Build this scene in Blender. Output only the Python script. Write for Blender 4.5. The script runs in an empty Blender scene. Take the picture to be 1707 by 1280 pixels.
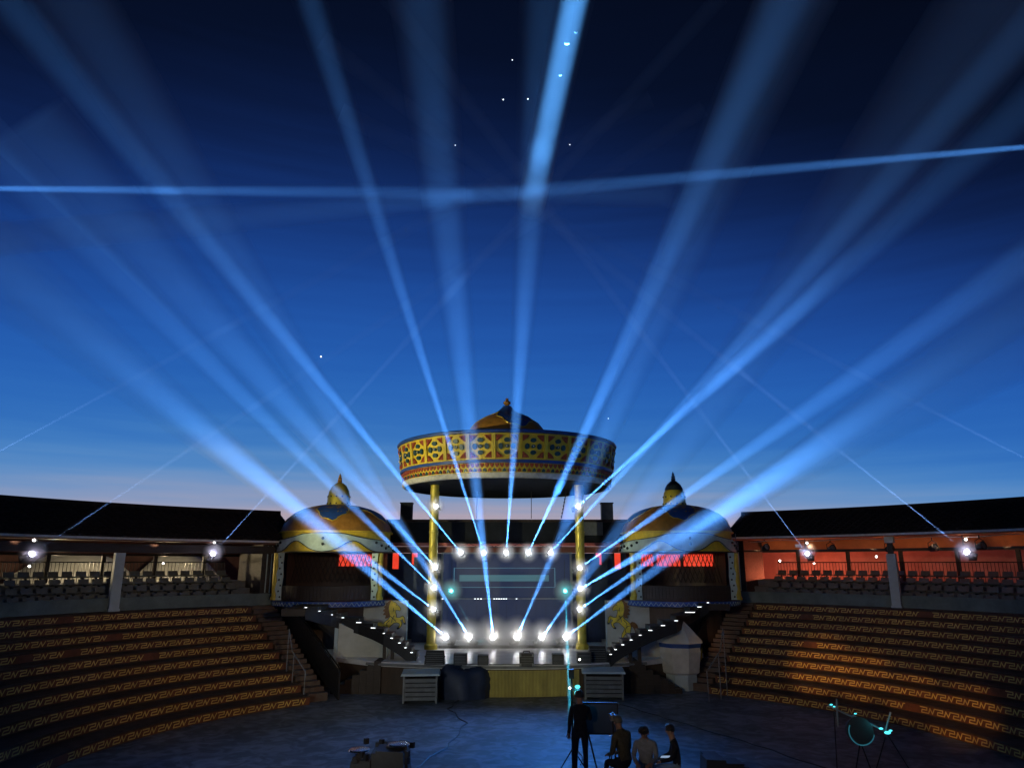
import bpy, math, random
from mathutils import Vector, Matrix
R = math.radians
random.seed(7)
S = bpy.context.scene
C = S.collection
# ------------------------------------------------------------------ camera, sky, exposure
EYE = 4.6                                    # the photographer stands up in the rear gallery
FPX = 1200.0
cam = bpy.data.cameras.new('camera')
camo = bpy.data.objects.new('camera', cam); C.objects.link(camo); S.camera = camo
camo.location = (0, 0, EYE); camo.rotation_euler = (R(104), 0, -0.0071)
cam.sensor_width = 36; cam.lens = 36*FPX/1707; cam.clip_end = 4000; cam.clip_start = .1
CM = camo.rotation_euler.to_matrix()
def ray(px, py): return CM @ Vector(((px-853.5)/FPX, (639.5-py)/FPX, -1.0))
def at_z(px, py, z):
    d = ray(px, py); return Vector((0, 0, EYE)) + d*((z-EYE)/d.z)
def at_y(px, py, y):
    d = ray(px, py); return Vector((0, 0, EYE)) + d*(y/d.y)

S.view_settings.view_transform = 'Standard'; S.view_settings.look = 'None'
S.view_settings.exposure = 0; S.view_settings.gamma = 1
S.cycles.use_denoising = True; S.cycles.volume_bounces = 0; S.cycles.max_bounces = 5
S.cycles.diffuse_bounces = 2; S.cycles.glossy_bounces = 3; S.cycles.transparent_max_bounces = 24
S.cycles.volume_max_steps = 128; S.cycles.sample_clamp_indirect = 4

W = bpy.data.worlds.new('World'); S.world = W; W.use_nodes = True
nt = W.node_tree; N = nt.nodes; LK = nt.links
bg = N['Background']; bg.inputs[1].default_value = 1.0
tc = N.new('ShaderNodeTexCoord'); sep = N.new('ShaderNodeSeparateXYZ'); LK.new(tc.outputs['Generated'], sep.inputs[0])
asin = N.new('ShaderNodeMath'); asin.operation = 'ARCSINE'; LK.new(sep.outputs['Z'], asin.inputs[0])
atn = N.new('ShaderNodeMath'); atn.operation = 'ARCTAN2'; LK.new(sep.outputs['X'], atn.inputs[0]); LK.new(sep.outputs['Y'], atn.inputs[1])
az2 = N.new('ShaderNodeMath'); az2.operation = 'POWER'; az2.inputs[1].default_value = 2
azs = N.new('ShaderNodeMath'); azs.operation = 'ABSOLUTE'; azo = N.new('ShaderNodeMath'); azo.operation = 'ADD'; azo.inputs[1].default_value = .2; LK.new(atn.outputs[0], azo.inputs[0]); LK.new(azo.outputs[0], azs.inputs[0]); LK.new(azs.outputs[0], az2.inputs[0])
# the dusk glow sits over the stage: away from it the sky darkens sooner
ma = N.new('ShaderNodeMath'); ma.operation = 'MULTIPLY_ADD'; ma.inputs[1].default_value = 0.42; ma.inputs[2].default_value = 1.0; LK.new(az2.outputs[0], ma.inputs[0])
el = N.new('ShaderNodeMath'); el.operation = 'MULTIPLY'; LK.new(asin.outputs[0], el.inputs[0]); LK.new(ma.outputs[0], el.inputs[1])
nz = N.new('ShaderNodeTexNoise'); nz.inputs['Scale'].default_value = 3.0; nz.inputs['Detail'].default_value = 4
mp = N.new('ShaderNodeMapping'); mp.inputs['Scale'].default_value = (1.2, 1.2, 22); LK.new(tc.outputs['Generated'], mp.inputs[0]); LK.new(mp.outputs[0], nz.inputs['Vector'])
nsc = N.new('ShaderNodeMath'); nsc.operation = 'MULTIPLY_ADD'; nsc.inputs[1].default_value = .05; nsc.inputs[2].default_value = -.025; LK.new(nz.outputs[0], nsc.inputs[0])
el2 = N.new('ShaderNodeMath'); el2.operation = 'ADD'; azk = N.new('ShaderNodeMath'); azk.operation = 'MULTIPLY_ADD'; azk.inputs[1].default_value = .045; LK.new(az2.outputs[0], azk.inputs[0]); LK.new(nsc.outputs[0], azk.inputs[2])
azc = N.new('ShaderNodeMath'); azc.operation = 'MINIMUM'; azc.inputs[1].default_value = .06; LK.new(azk.outputs[0], azc.inputs[0])
LK.new(el.outputs[0], el2.inputs[0]); LK.new(azc.outputs[0], el2.inputs[1])
mr = N.new('ShaderNodeMapRange'); mr.inputs['From Min'].default_value = 0; mr.inputs['From Max'].default_value = R(60); LK.new(el2.outputs[0], mr.inputs[0])
cr = N.new('ShaderNodeValToRGB'); LK.new(mr.outputs[0], cr.inputs[0])
cr.color_ramp.interpolation = 'B_SPLINE'
SKY = [(0, (.50, .31, .28)), (2.8, (.50, .37, .40)), (4.6, (.27, .33, .50)), (7.0, (.085, .265, .57)), (10.5, (.026, .150, .50)),
       (17, (.016, .098, .42)), (24, (.009, .045, .23)), (31, (.004, .012, .060)), (39, (.0016, .0040, .014)), (60, (.001, .002, .006))]
while len(cr.color_ramp.elements) < len(SKY): cr.color_ramp.elements.new(.5)
for e, (a, c) in zip(cr.color_ramp.elements, SKY): e.position = a/60; e.color = (*c, 1)
LK.new(cr.outputs[0], bg.inputs[0])

# ------------------------------------------------------------------ helpers
class MB:
    def __init__(s): s.v = []; s.f = []; s.m = []
    def add(s, vs, fs, m=0):
        b = len(s.v); s.v += [tuple(v) for v in vs]
        for f in fs: s.f.append(tuple(i+b for i in f)); s.m.append(m)
        return s
    def box(s, c, d, rot=None, m=0):
        hx, hy, hz = d[0]/2, d[1]/2, d[2]/2
        vs = [Vector((x, y, z)) for z in (-hz, hz) for y in (-hy, hy) for x in (-hx, hx)]
        if rot is not None:
            M = rot if isinstance(rot, Matrix) else Matrix.Rotation(rot, 3, 'Z')
            vs = [M @ v for v in vs]
        c = Vector(c)
        return s.add([v+c for v in vs], [(0, 2, 3, 1), (4, 5, 7, 6), (0, 1, 5, 4), (2, 6, 7, 3), (0, 4, 6, 2), (1, 3, 7, 5)], m)
    def hull(s, bot, top, m=0):              # bottom and top loops of the same length
        n = len(bot)
        return s.add(list(bot)+list(top), [tuple(range(n))[::-1], tuple(range(n, 2*n))]+[(k, (k+1) % n, n+(k+1) % n, n+k) for k in range(n)], m)
    def tube(s, pts, r, n=8, m=0, cap=True):
        pts = [Vector(p) for p in pts]; rr = r if isinstance(r, (list, tuple)) else [r]*len(pts)
        vs = []; prev = None
        for i, p in enumerate(pts):
            d = (pts[min(i+1, len(pts)-1)]-pts[max(i-1, 0)])
            if d.length < 1e-9: d = Vector((0, 0, 1))
            d.normalize()
            if prev is None: a = d.orthogonal().normalized()
            else:
                a = prev - d*prev.dot(d)
                a = a.normalized() if a.length > 1e-6 else d.orthogonal().normalized()
            prev = a; b = d.cross(a)
            vs += [p+(a*math.cos(2*math.pi*k/n)+b*math.sin(2*math.pi*k/n))*rr[i] for k in range(n)]
        fs = [(i*n+k, i*n+(k+1) % n, (i+1)*n+(k+1) % n, (i+1)*n+k) for i in range(len(pts)-1) for k in range(n)]
        if cap: fs += [tuple(range(n))[::-1], tuple(range((len(pts)-1)*n, len(pts)*n))]
        return s.add(vs, fs, m)
    def lathe(s, prof, n=32, c=(0, 0), m=0, a0=0, a1=2*math.pi):   # prof: (r, z)
        full = abs(a1-a0-2*math.pi) < 1e-6; na = n if full else n+1; vs = []
        for r, z in prof:
            for k in range(na):
                a = a0+(a1-a0)*k/n; vs.append((c[0]+r*math.sin(a), c[1]+r*math.cos(a), z))
        fs = []
        for i in range(len(prof)-1):
            for k in range(n):
                k2 = (k+1) % na; fs.append((i*na+k, i*na+k2, (i+1)*na+k2, (i+1)*na+k))
        return s.add(vs, fs, m)
    def sweep(s, sec, angs, c=(0, 0), side=1, m=0, caps=True):     # closed section (r, z) swept round c
        n = len(sec); vs = []
        for a in angs:
            for r, z in sec: vs.append((c[0]+side*r*math.sin(a), c[1]+r*math.cos(a), z))
        fs = []
        for i in range(len(angs)-1):
            for k in range(n): fs.append((i*n+k, i*n+(k+1) % n, (i+1)*n+(k+1) % n, (i+1)*n+k))
        if caps: fs += [tuple(range(n)), tuple(range((len(angs)-1)*n, len(angs)*n))[::-1]]
        return s.add(vs, fs, m)
    def ball(s, c, r, n=10, k=6, m=0, sc=(1, 1, 1)):
        vs = []
        for i in range(k+1):
            t = math.pi*i/k
            for j in range(n):
                a = 2*math.pi*j/n; vs.append((c[0]+r*sc[0]*math.sin(t)*math.cos(a), c[1]+r*sc[1]*math.sin(t)*math.sin(a), c[2]+r*sc[2]*math.cos(t)))
        return s.add(vs, [(i*n+j, (i+1)*n+j, (i+1)*n+(j+1) % n, i*n+(j+1) % n) for i in range(k) for j in range(n)], m)
    def build(s, name, mats, parent=None, smooth=True, loc=None, **kw):
        me = bpy.data.meshes.new(name)
        off = Vector(loc) if loc is not None else Vector((0, 0, 0))
        me.from_pydata([Vector(v)-off for v in s.v] if loc is not None else s.v, [], s.f)
        mats = mats if isinstance(mats, (list, tuple)) else [mats]
        for m in mats: me.materials.append(m)
        if len(mats) > 1: me.polygons.foreach_set('material_index', s.m)
        if smooth:
            me.polygons.foreach_set('use_smooth', [True]*len(me.polygons))
            me.set_sharp_from_angle(angle=R(35))
        me.update()
        o = bpy.data.objects.new(name, me); C.objects.link(o)
        o.location = off
        if parent is not None:
            o.parent = parent; o.matrix_parent_inverse = Matrix.Translation(parent.location).inverted() if loc is None and not kw.get('local') else Matrix()
            if kw.get('local'): o.location = (0, 0, 0)
            elif loc is not None: o.location = off-parent.location
        return o
def tag(o, label=None, cat=None, group=None, kind=None):
    if label: o['label'] = label
    if cat: o['category'] = cat
    if group: o['group'] = group
    if kind: o['kind'] = kind
    return o
def thing(name, label, cat, loc=(0, 0, 0), rz=0, group=None):
    o = bpy.data.objects.new(name, None); C.objects.link(o); o.location = loc; o.rotation_euler = (0, 0, rz)
    o.empty_display_size = .2
    return tag(o, label, cat, group)
def copy_tree(o, parent=None):
    c = o.copy(); C.objects.link(c)
    if parent: c.parent = parent
    for ch in KIDS.get(o.name, []): copy_tree(ch, c)
    return c
KIDS = {}
def note_kids(root):
    for o in list(root.children_recursive)+[root]: KIDS[o.name] = list(o.children)
def frange(a, b, st):
    n = max(1, int(math.ceil(abs(b-a)/st))); return [a+(b-a)*k/n for k in range(n+1)]
ORD = ['first', 'second', 'third', 'fourth', 'fifth', 'sixth', 'seventh', 'eighth', 'ninth', 'tenth', 'eleventh', 'twelfth', 'thirteenth', 'fourteenth',
       'fifteenth', 'sixteenth', 'seventeenth', 'eighteenth', 'nineteenth', 'twentieth', 'twenty-first', 'twenty-second', 'twenty-third', 'twenty-fourth',
       'twenty-fifth', 'twenty-sixth', 'twenty-seventh', 'twenty-eighth', 'twenty-ninth', 'thirtieth', 'thirty-first', 'thirty-second', 'thirty-third', 'thirty-fourth', 'thirty-fifth', 'thirty-sixth']

# ------------------------------------------------------------------ materials
def mat(name, col, rough=.6, metal=0, var=.25, scale=4, bump=.15, col2=None, stretch=(1, 1, 1), coat=0):
    m = bpy.data.materials.new(name); m.use_nodes = True; t = m.node_tree; b = t.nodes['Principled BSDF']
    b.inputs['Roughness'].default_value = rough; b.inputs['Metallic'].default_value = metal; b.inputs['Coat Weight'].default_value = coat
    tc = t.nodes.new('ShaderNodeTexCoord'); mp = t.nodes.new('ShaderNodeMapping'); mp.inputs['Scale'].default_value = stretch
    n = t.nodes.new('ShaderNodeTexNoise'); n.inputs['Scale'].default_value = scale; n.inputs['Detail'].default_value = 6; n.inputs['Roughness'].default_value = .65
    t.links.new(tc.outputs['Object'], mp.inputs[0]); t.links.new(mp.outputs[0], n.inputs['Vector'])
    r = t.nodes.new('ShaderNodeMapRange'); r.inputs['From Min'].default_value = .3; r.inputs['From Max'].default_value = .7
    t.links.new(n.outputs[0], r.inputs[0])
    mx = t.nodes.new('ShaderNodeMix'); mx.data_type = 'RGBA'
    c2 = col2 or tuple(x*(1-var) for x in col); c1 = col if col2 else tuple(min(1, x*(1+var)) for x in col)
    mx.inputs[6].default_value = (*c1, 1); mx.inputs[7].default_value = (*c2, 1)
    t.links.new(r.outputs[0], mx.inputs[0]); t.links.new(mx.outputs[2], b.inputs['Base Color'])
    b.inputs['Specular IOR Level'].default_value = .12 if rough > .75 else .5
    rr = t.nodes.new('ShaderNodeMapRange'); rr.inputs['To Min'].default_value = max(.03, rough-.12); rr.inputs['To Max'].default_value = min(1, rough+.12)
    t.links.new(n.outputs[0], rr.inputs[0]); t.links.new(rr.outputs[0], b.inputs['Roughness'])
    if bump:
        n2 = t.nodes.new('ShaderNodeTexNoise'); n2.inputs['Scale'].default_value = scale*9; n2.inputs['Detail'].default_value = 4
        t.links.new(mp.outputs[0], n2.inputs['Vector'])
        bp = t.nodes.new('ShaderNodeBump'); bp.inputs['Strength'].default_value = bump; bp.inputs['Distance'].default_value = .02
        t.links.new(n2.outputs[0], bp.inputs['Height']); t.links.new(bp.outputs[0], b.inputs['Normal'])
    return m
def glow(name, col, strength):
    m = bpy.data.materials.new(name); m.use_nodes = True; t = m.node_tree; b = t.nodes['Principled BSDF']
    b.inputs['Base Color'].default_value = (.02, .02, .02, 1)
    n = t.nodes.new('ShaderNodeTexNoise'); n.inputs['Scale'].default_value = 3; r = t.nodes.new('ShaderNodeMapRange')
    r.inputs['To Min'].default_value = strength*.8; r.inputs['To Max'].default_value = strength*1.2
    t.links.new(n.outputs[0], r.inputs[0]); t.links.new(r.outputs[0], b.inputs['Emission Strength'])
    b.inputs['Emission Color'].default_value = (*col, 1); m.cycles.emission_sampling = 'NONE'; return m
def smoke(name, density, g=.25, ball=False):
    m = bpy.data.materials.new(name); m.use_nodes = True; t = m.node_tree; t.nodes.clear()
    o = t.nodes.new('ShaderNodeOutputMaterial'); v = t.nodes.new('ShaderNodeVolumeScatter')
    v.inputs['Density'].default_value = density; v.inputs['Anisotropy'].default_value = g
    t.links.new(v.outputs[0], o.inputs['Volume'])
    if ball:
        tc = t.nodes.new('ShaderNodeTexCoord'); gr = t.nodes.new('ShaderNodeTexGradient'); gr.gradient_type = 'SPHERICAL'
        mt = t.nodes.new('ShaderNodeMath'); mt.operation = 'POWER'; mt.inputs[1].default_value = 1.6
        mm = t.nodes.new('ShaderNodeMath'); mm.operation = 'MULTIPLY'; mm.inputs[1].default_value = density
        t.links.new(tc.outputs['Object'], gr.inputs[0]); t.links.new(gr.outputs['Fac'], mt.inputs[0]); t.links.new(mt.outputs[0], mm.inputs[0]); t.links.new(mm.outputs[0], v.inputs['Density'])
    return m
concrete = mat('concrete', (.16, .17, .17), .75, scale=2, bump=.3)
arena_mat = mat('arena_concrete', (.14, .155, .17), .55, scale=.5, var=.45, bump=.2)
step_mat = mat('terrace_paint', (.045, .026, .018), .7, scale=3, var=.35, bump=.3)
riser_mat = mat('terrace_riser_paint', (.15, .048, .018), .6, scale=2.5, var=.4, bump=.3)
aisle_mat = mat('aisle_concrete', (.13, .11, .09), .75, scale=3, var=.3, bump=.3, col2=(.10, .05, .035))
fret_mat = mat('fret_paint', (.66, .48, .13), .55, scale=2, var=.35, bump=.2)
wallgrey = mat('grey_green_render', (.17, .22, .21), .8, scale=1.5, bump=.2)
pillar_mat = mat('pale_blue_paint', (.42, .52, .56), .6, scale=2, var=.12)
dark_wood = mat('dark_wood', (.035, .024, .018), .6, scale=3, stretch=(1, 1, 6), bump=.3)
roof_mat = mat('roof_tile', (.035, .026, .022), .92, scale=5, var=.4, bump=.3)
orange_mat = mat('orange_paint', (.62, .17, .05), .6, scale=1.2, var=.2)
brown_red = mat('brown_red_paint', (.20, .065, .04), .6, scale=1.2, var=.3)
white_metal = mat('white_trim', (.62, .6, .56), .45, scale=6, var=.15)
rail_mat = mat('black_metal', (.02, .02, .022), .4, metal=.6, scale=8)
black_mat = mat('black_plastic', (.018, .018, .02), .5, scale=8, bump=.1)
seat_mat = mat('grey_seat_plastic', (.13, .145, .13), .45, scale=5, var=.15, bump=.05)
gold = mat('gold_paint', (.50, .40, .045), .38, metal=.25, scale=3, var=.2, bump=.08)
gold_brown = mat('gold_brown_dome', (.42, .20, .04), .38, metal=.3, scale=2.5, var=.35, bump=.35)
yellow = mat('yellow_paint', (.72, .52, .03), .5, scale=5, var=.18, bump=.2)
red_orn = mat('oxide_red_relief', (.36, .065, .02), .55, scale=14, var=.5, bump=.8)
teal = mat('teal_paint', (.010, .06, .07), .4, scale=6, var=.2)
blue_paint = mat('royal_blue_paint', (.02, .07, .28), .45, scale=5, var=.2)
pale_teal = mat('pale_teal_paint', (.42, .55, .52), .55, scale=4, var=.15, bump=.15)
cream = mat('weathered_cream', (.55, .52, .44), .6, scale=7, var=.25, bump=.2)
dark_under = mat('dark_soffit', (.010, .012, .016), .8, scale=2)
stud_mat = mat('dark_stud', (.02, .03, .035), .3, scale=4)
render_white = mat('off_white_render', (.50, .51, .46), .8, scale=1.4, var=.16, bump=.25)
stage_mat = mat('stage_floor_board', (.60, .60, .62), .36, scale=1.5, var=.2, bump=.06)
bamboo = mat('bamboo_slat', (.42, .36, .10), .5, scale=3, var=.3, stretch=(1, 1, .3))
slat_grey = mat('louvre_grey', (.19, .2, .21), .5, scale=4, var=.2)
screen_mat = mat('screen_black', (.008, .016, .035), .35, scale=3, var=.3, bump=.02)
navy = mat('navy_panel', (.03, .05, .10), .6, scale=2)
tarp = mat('dark_blue_tarp', (.014, .024, .06), .55, scale=3, bump=.4)
canvas = mat('white_canvas', (.55, .56, .53), .8, scale=3, var=.15, bump=.2)
wood_dark = mat('brown_boarding', (.07, .045, .03), .6, scale=3, stretch=(1, 1, .2))
outer_ground = mat('far_ground', (.05, .055, .05), .9, scale=.3)
red_glow = glow('red_emission', (1, .065, .03), .8)  # emission in place of red lamplight seen through the openings
lens_white = glow('lamp_lens_white', (.85, .9, 1), 60)
lens_violet = glow('lamp_lens_violet', (.75, .7, 1), 40)
lens_cyan = glow('lamp_lens_cyan', (.15, .95, 1), 30)
led_white = glow('step_led', (.9, .95, 1), 3.2)
led_teal = glow('screen_bar', (.08, .22, .28), .55)
led_line = glow('screen_line', (.15, .35, .45), .6)
small_white = glow('small_lamp', (1, .95, .9), 14)
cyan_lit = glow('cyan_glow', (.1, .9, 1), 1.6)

# ------------------------------------------------------------------ ground and arena
g = MB(); g.add([(-900, -300, -.012), (900, -300, -.012), (900, 1500, -.012), (-900, 1500, -.012)], [(0, 1, 2, 3)])
tag(g.build('ground', outer_ground), kind='structure')
CX, CY = 0.0, 18.0
g = MB(); ring = [(CX+14.5*math.sin(2*math.pi*k/72), CY+14.5*math.cos(2*math.pi*k/72), 0) for k in range(72)]
g.add(ring, [tuple(range(72))])
at_ = arena_mat.node_tree; an_ = at_.nodes; pb = an_['Principled BSDF']; src_ = pb.inputs['Base Color'].links[0].from_socket
mu = an_.new('ShaderNodeTexMusgrave') if False else an_.new('ShaderNodeTexNoise'); mu.inputs['Scale'].default_value = 1.7; mu.inputs['Detail'].default_value = 9; mu.inputs['Distortion'].default_value = 1.6
tcx = an_.new('ShaderNodeTexCoord'); at_.links.new(tcx.outputs['Object'], mu.inputs['Vector'])
mrx = an_.new('ShaderNodeMapRange'); mrx.inputs['From Min'].default_value = .42; mrx.inputs['From Max'].default_value = .6; mrx.inputs['To Min'].default_value = .55; mrx.inputs['To Max'].default_value = 1.25
at_.links.new(mu.outputs[0], mrx.inputs[0]); mm_ = an_.new('ShaderNodeMix'); mm_.data_type = 'RGBA'; mm_.blend_type = 'MULTIPLY'; mm_.inputs[0].default_value = 1
at_.links.new(src_, mm_.inputs[6]); at_.links.new(mrx.outputs[0], mm_.inputs[7]); at_.links.new(mm_.outputs[2], pb.inputs['Base Color'])
tag(g.build('arena_floor', arena_mat, smooth=False), kind='structure')

# ------------------------------------------------------------------ grandstands (one each side)
NST = 10; TR = .8; RISE = .285
FRET = [(0, 1), (.42, 1), (.40, .55), (.10, .55), (.05, .05), (.50, .05), (.62, .95), (.74, .05), (.90, 1)]
def stroke(mb, pts, w, f, m=0):              # flat ribbon 6 mm thick along pts (u, v) mapped through f(u, v, depth)
    n = len(pts)
    for i in range(n-1):
        (x0, y0), (x1, y1) = pts[i], pts[i+1]; L = math.hypot(x1-x0, y1-y0)
        if L < 1e-6: continue
        tx, ty = (x1-x0)/L*w*.35, (y1-y0)/L*w*.35; nx, ny = -(y1-y0)/L*w/2, (x1-x0)/L*w/2
        q = [(x0-tx+nx, y0-ty+ny), (x1+tx+nx, y1+ty+ny), (x1+tx-nx, y1+ty-ny), (x0-tx-nx, y0-ty-ny)]
        e = .0012*(i % 2)
        mb.add([f(u, v, .0+e) for u, v in q]+[f(u, v, .007+e) for u, v in q], [(4, 5, 6, 7), (0, 1, 5, 4), (1, 2, 6, 5), (2, 3, 7, 6), (3, 0, 4, 7)], m)
def P(side, r, a, z): return Vector((CX+side*r*math.sin(a), CY+r*math.cos(a), z))
def grandstand(side, RG, a_st, word):
    """terraces from the arena up to the gallery wall; a plain stair runs down their end beside the stage"""
    t = thing('terraced_stand', f'stepped concrete terraces with yellow fret bands, {word}', 'grandstand', tuple(P(side, RG-4, a_st+.5, 0)), group='curved terraces round the arena')
    a0, a1, a2 = a_st, a_st+1.15/RG, R(112)
    zt = 2.85
    for k in range(NST):                     # k = 0 topmost
        ro, ri = RG-.02-TR*k, RG-.02-TR*(k+1); z = zt-RISE*k
        m = MB(); m.sweep([(ri+.04, max(0, z-RISE-.1)), (ri+.04, z-.05), (ri, z-.045), (ri, z), (ro, z), (ro, max(0, z-RISE-.1))], frange(a1+(1/RG)*(.012*k)+.045*k/RG, a2, R(2.5)), (CX, CY), side)
        m.build('terrace_step', [step_mat], t)
        # riser face board in oxide paint carries the fret
        al = frange(a1+.06/ri+.045*k/RG, a2-.02, R(2.5))
        m = MB(); m.sweep([(ri+.022, z-RISE+.012), (ri+.022, z-.052), (ri+.041, z-.052), (ri+.041, z-RISE+.012)], al, (CX, CY), side)
        rb = m.build('riser_board', [riser_mat], t)
        m = MB(); pitch = .52; L = (al[-1]-al[0])*ri; n = int(min(L, 19)/pitch)
        rnd = random.Random(11*k+side)
        for i in range(n):
            if rnd.random() < .02: continue
            u0 = i*pitch+.1
            FR = FRET if side > 0 else [(1-u, v) for u, v in FRET][::-1]
            pts = [((u0+u*pitch), z-RISE+.045+v*(RISE-.13)) for u, v in FR]
            if i < n-1: pts.append((u0+pitch, pts[0][1]))
            stroke(m, pts, .027, lambda u, v, d, ri=ri, a=al[0]: P(side, ri+.0215-d, a+u/ri, v))
        tag(m.build('fret_band', [fret_mat], t, smooth=False), kind='stuff')
    # end stair, twice as many steps
    n2 = NST*2-1
    for k in range(n2):
        ro, ri = RG-.02-TR/2*k, RG-.02-TR/2*(k+1); z = zt-.02-RISE/2*k
        sh = .045*(k/2)/RG
        m = MB(); m.sweep([(ri, max(0, z-.35)), (ri, z), (ro, z), (ro, max(0, z-.35))], [a0+sh*.7, a1-.004+sh], (CX, CY), side)
        m.build('stair_step', [aisle_mat], t, smooth=False)
    # black panelled balustrade down the outer side of the stair
    b = thing('stair_balustrade', f'black sloping balustrade beside the end stair, {word}', 'balustrade', tuple(P(side, RG-4, a0, 0)), group='balustrades on the stand stairs')
    p0, p1 = P(side, RG+.4, a0-.012, zt), P(side, RG-NST*TR+.2, a0-.016, .08)
    d = (p1-p0); hor = Vector((d.x, d.y, 0)).normalized(); nrm = Vector((-hor.y, hor.x, 0))*.03
    up = Vector((0, 0, .85))
    m = MB(); m.hull([p0-nrm-Vector((0, 0, .5)), p1-nrm-Vector((0, 0, .08)), p1+nrm-Vector((0, 0, .08)), p0+nrm-Vector((0, 0, .5))], [p0-nrm+up, p1-nrm+up, p1+nrm+up, p0+nrm+up]); m.build('side_panel', [black_mat], b, smooth=False)
    m = MB(); m.tube([p0+up*1.12, p1+up*1.12], .028); m.build('handrail', [rail_mat], b)
    for k in range(9):
        q = p0+d*(k/8); m = MB(); m.tube([q+up*.98, q+up*1.13], .018, 6); m.build('rail_post', [rail_mat], b)
    return t
RL, RRR = 18.5, 20.5
AL, AR = R(34.0), R(31.5)
grandstand(-1, RL, AL, 'darker stand on the side of the cream tents')
grandstand(1, RRR, AR, 'stand below the orange lit gallery')

# ------------------------------------------------------------------ galleries above the stands
def tile_roof(side, RG, ze, zr, a0, a1, parent):
    r0, r1 = RG-.75, RG+3.3
    m = MB(); m.sweep([(r0, ze), (r1, zr), (r1+3.4, ze+.2), (r1+3.4, ze+.1), (r1, zr-.14), (r0, ze-.1)], frange(a0, a1, R(2.5)), (CX, CY), side)
    rf = m.build('roof', [roof_mat], parent)
    t = MB(); nc = 11; pitch = .34; rnd = random.Random(5)
    da = pitch/RG; na = int((a1-a0)/da)
    for j in range(nc):
        fa, fb = j/nc, (j+1.12)/nc
        ra, rb = r0+(r1-r0)*fa, r0+(r1-r0)*min(1, fb); za, zb = ze+(zr-ze)*fa, ze+(zr-ze)*min(1, fb)
        for i in range(na):
            a = a0+i*da; o = rnd.uniform(-.006, .006)
            t.add([P(side, ra, a+da*.06, za+.045+o), P(side, ra, a+da*.5, za+.095+o), P(side, ra, a+da*.94, za+.045+o), P(side, rb, a+da*.06, zb+.012), P(side, rb, a+da*.5, zb+.055), P(side, rb, a+da*.94, zb+.012),
                   P(side, ra, a+da*.06, za+.005), P(side, ra, a+da*.94, za+.005)], [(0, 1, 4, 3), (1, 2, 5, 4), (6, 7, 2, 1, 0)])
    tag(t.build('roof_tiles', [roof_mat], rf, smooth=False), kind='stuff')
    m = MB(); m.sweep([(r1-.2, zr-.06), (r1-.16, zr+.13), (r1+.16, zr+.13), (r1+.2, zr-.06)], frange(a0, a1, R(1)), (CX, CY), side)
    m.build('ridge_cap', [roof_mat], rf)
    m = MB(); m.sweep([(r0-.07, ze-.09), (r0-.07, ze-.01), (r0+.0, ze-.02), (r0, ze-.09)], frange(a0, a1, R(2.5)), (CX, CY), side)
    m.build('gutter', [white_metal], parent)
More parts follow.
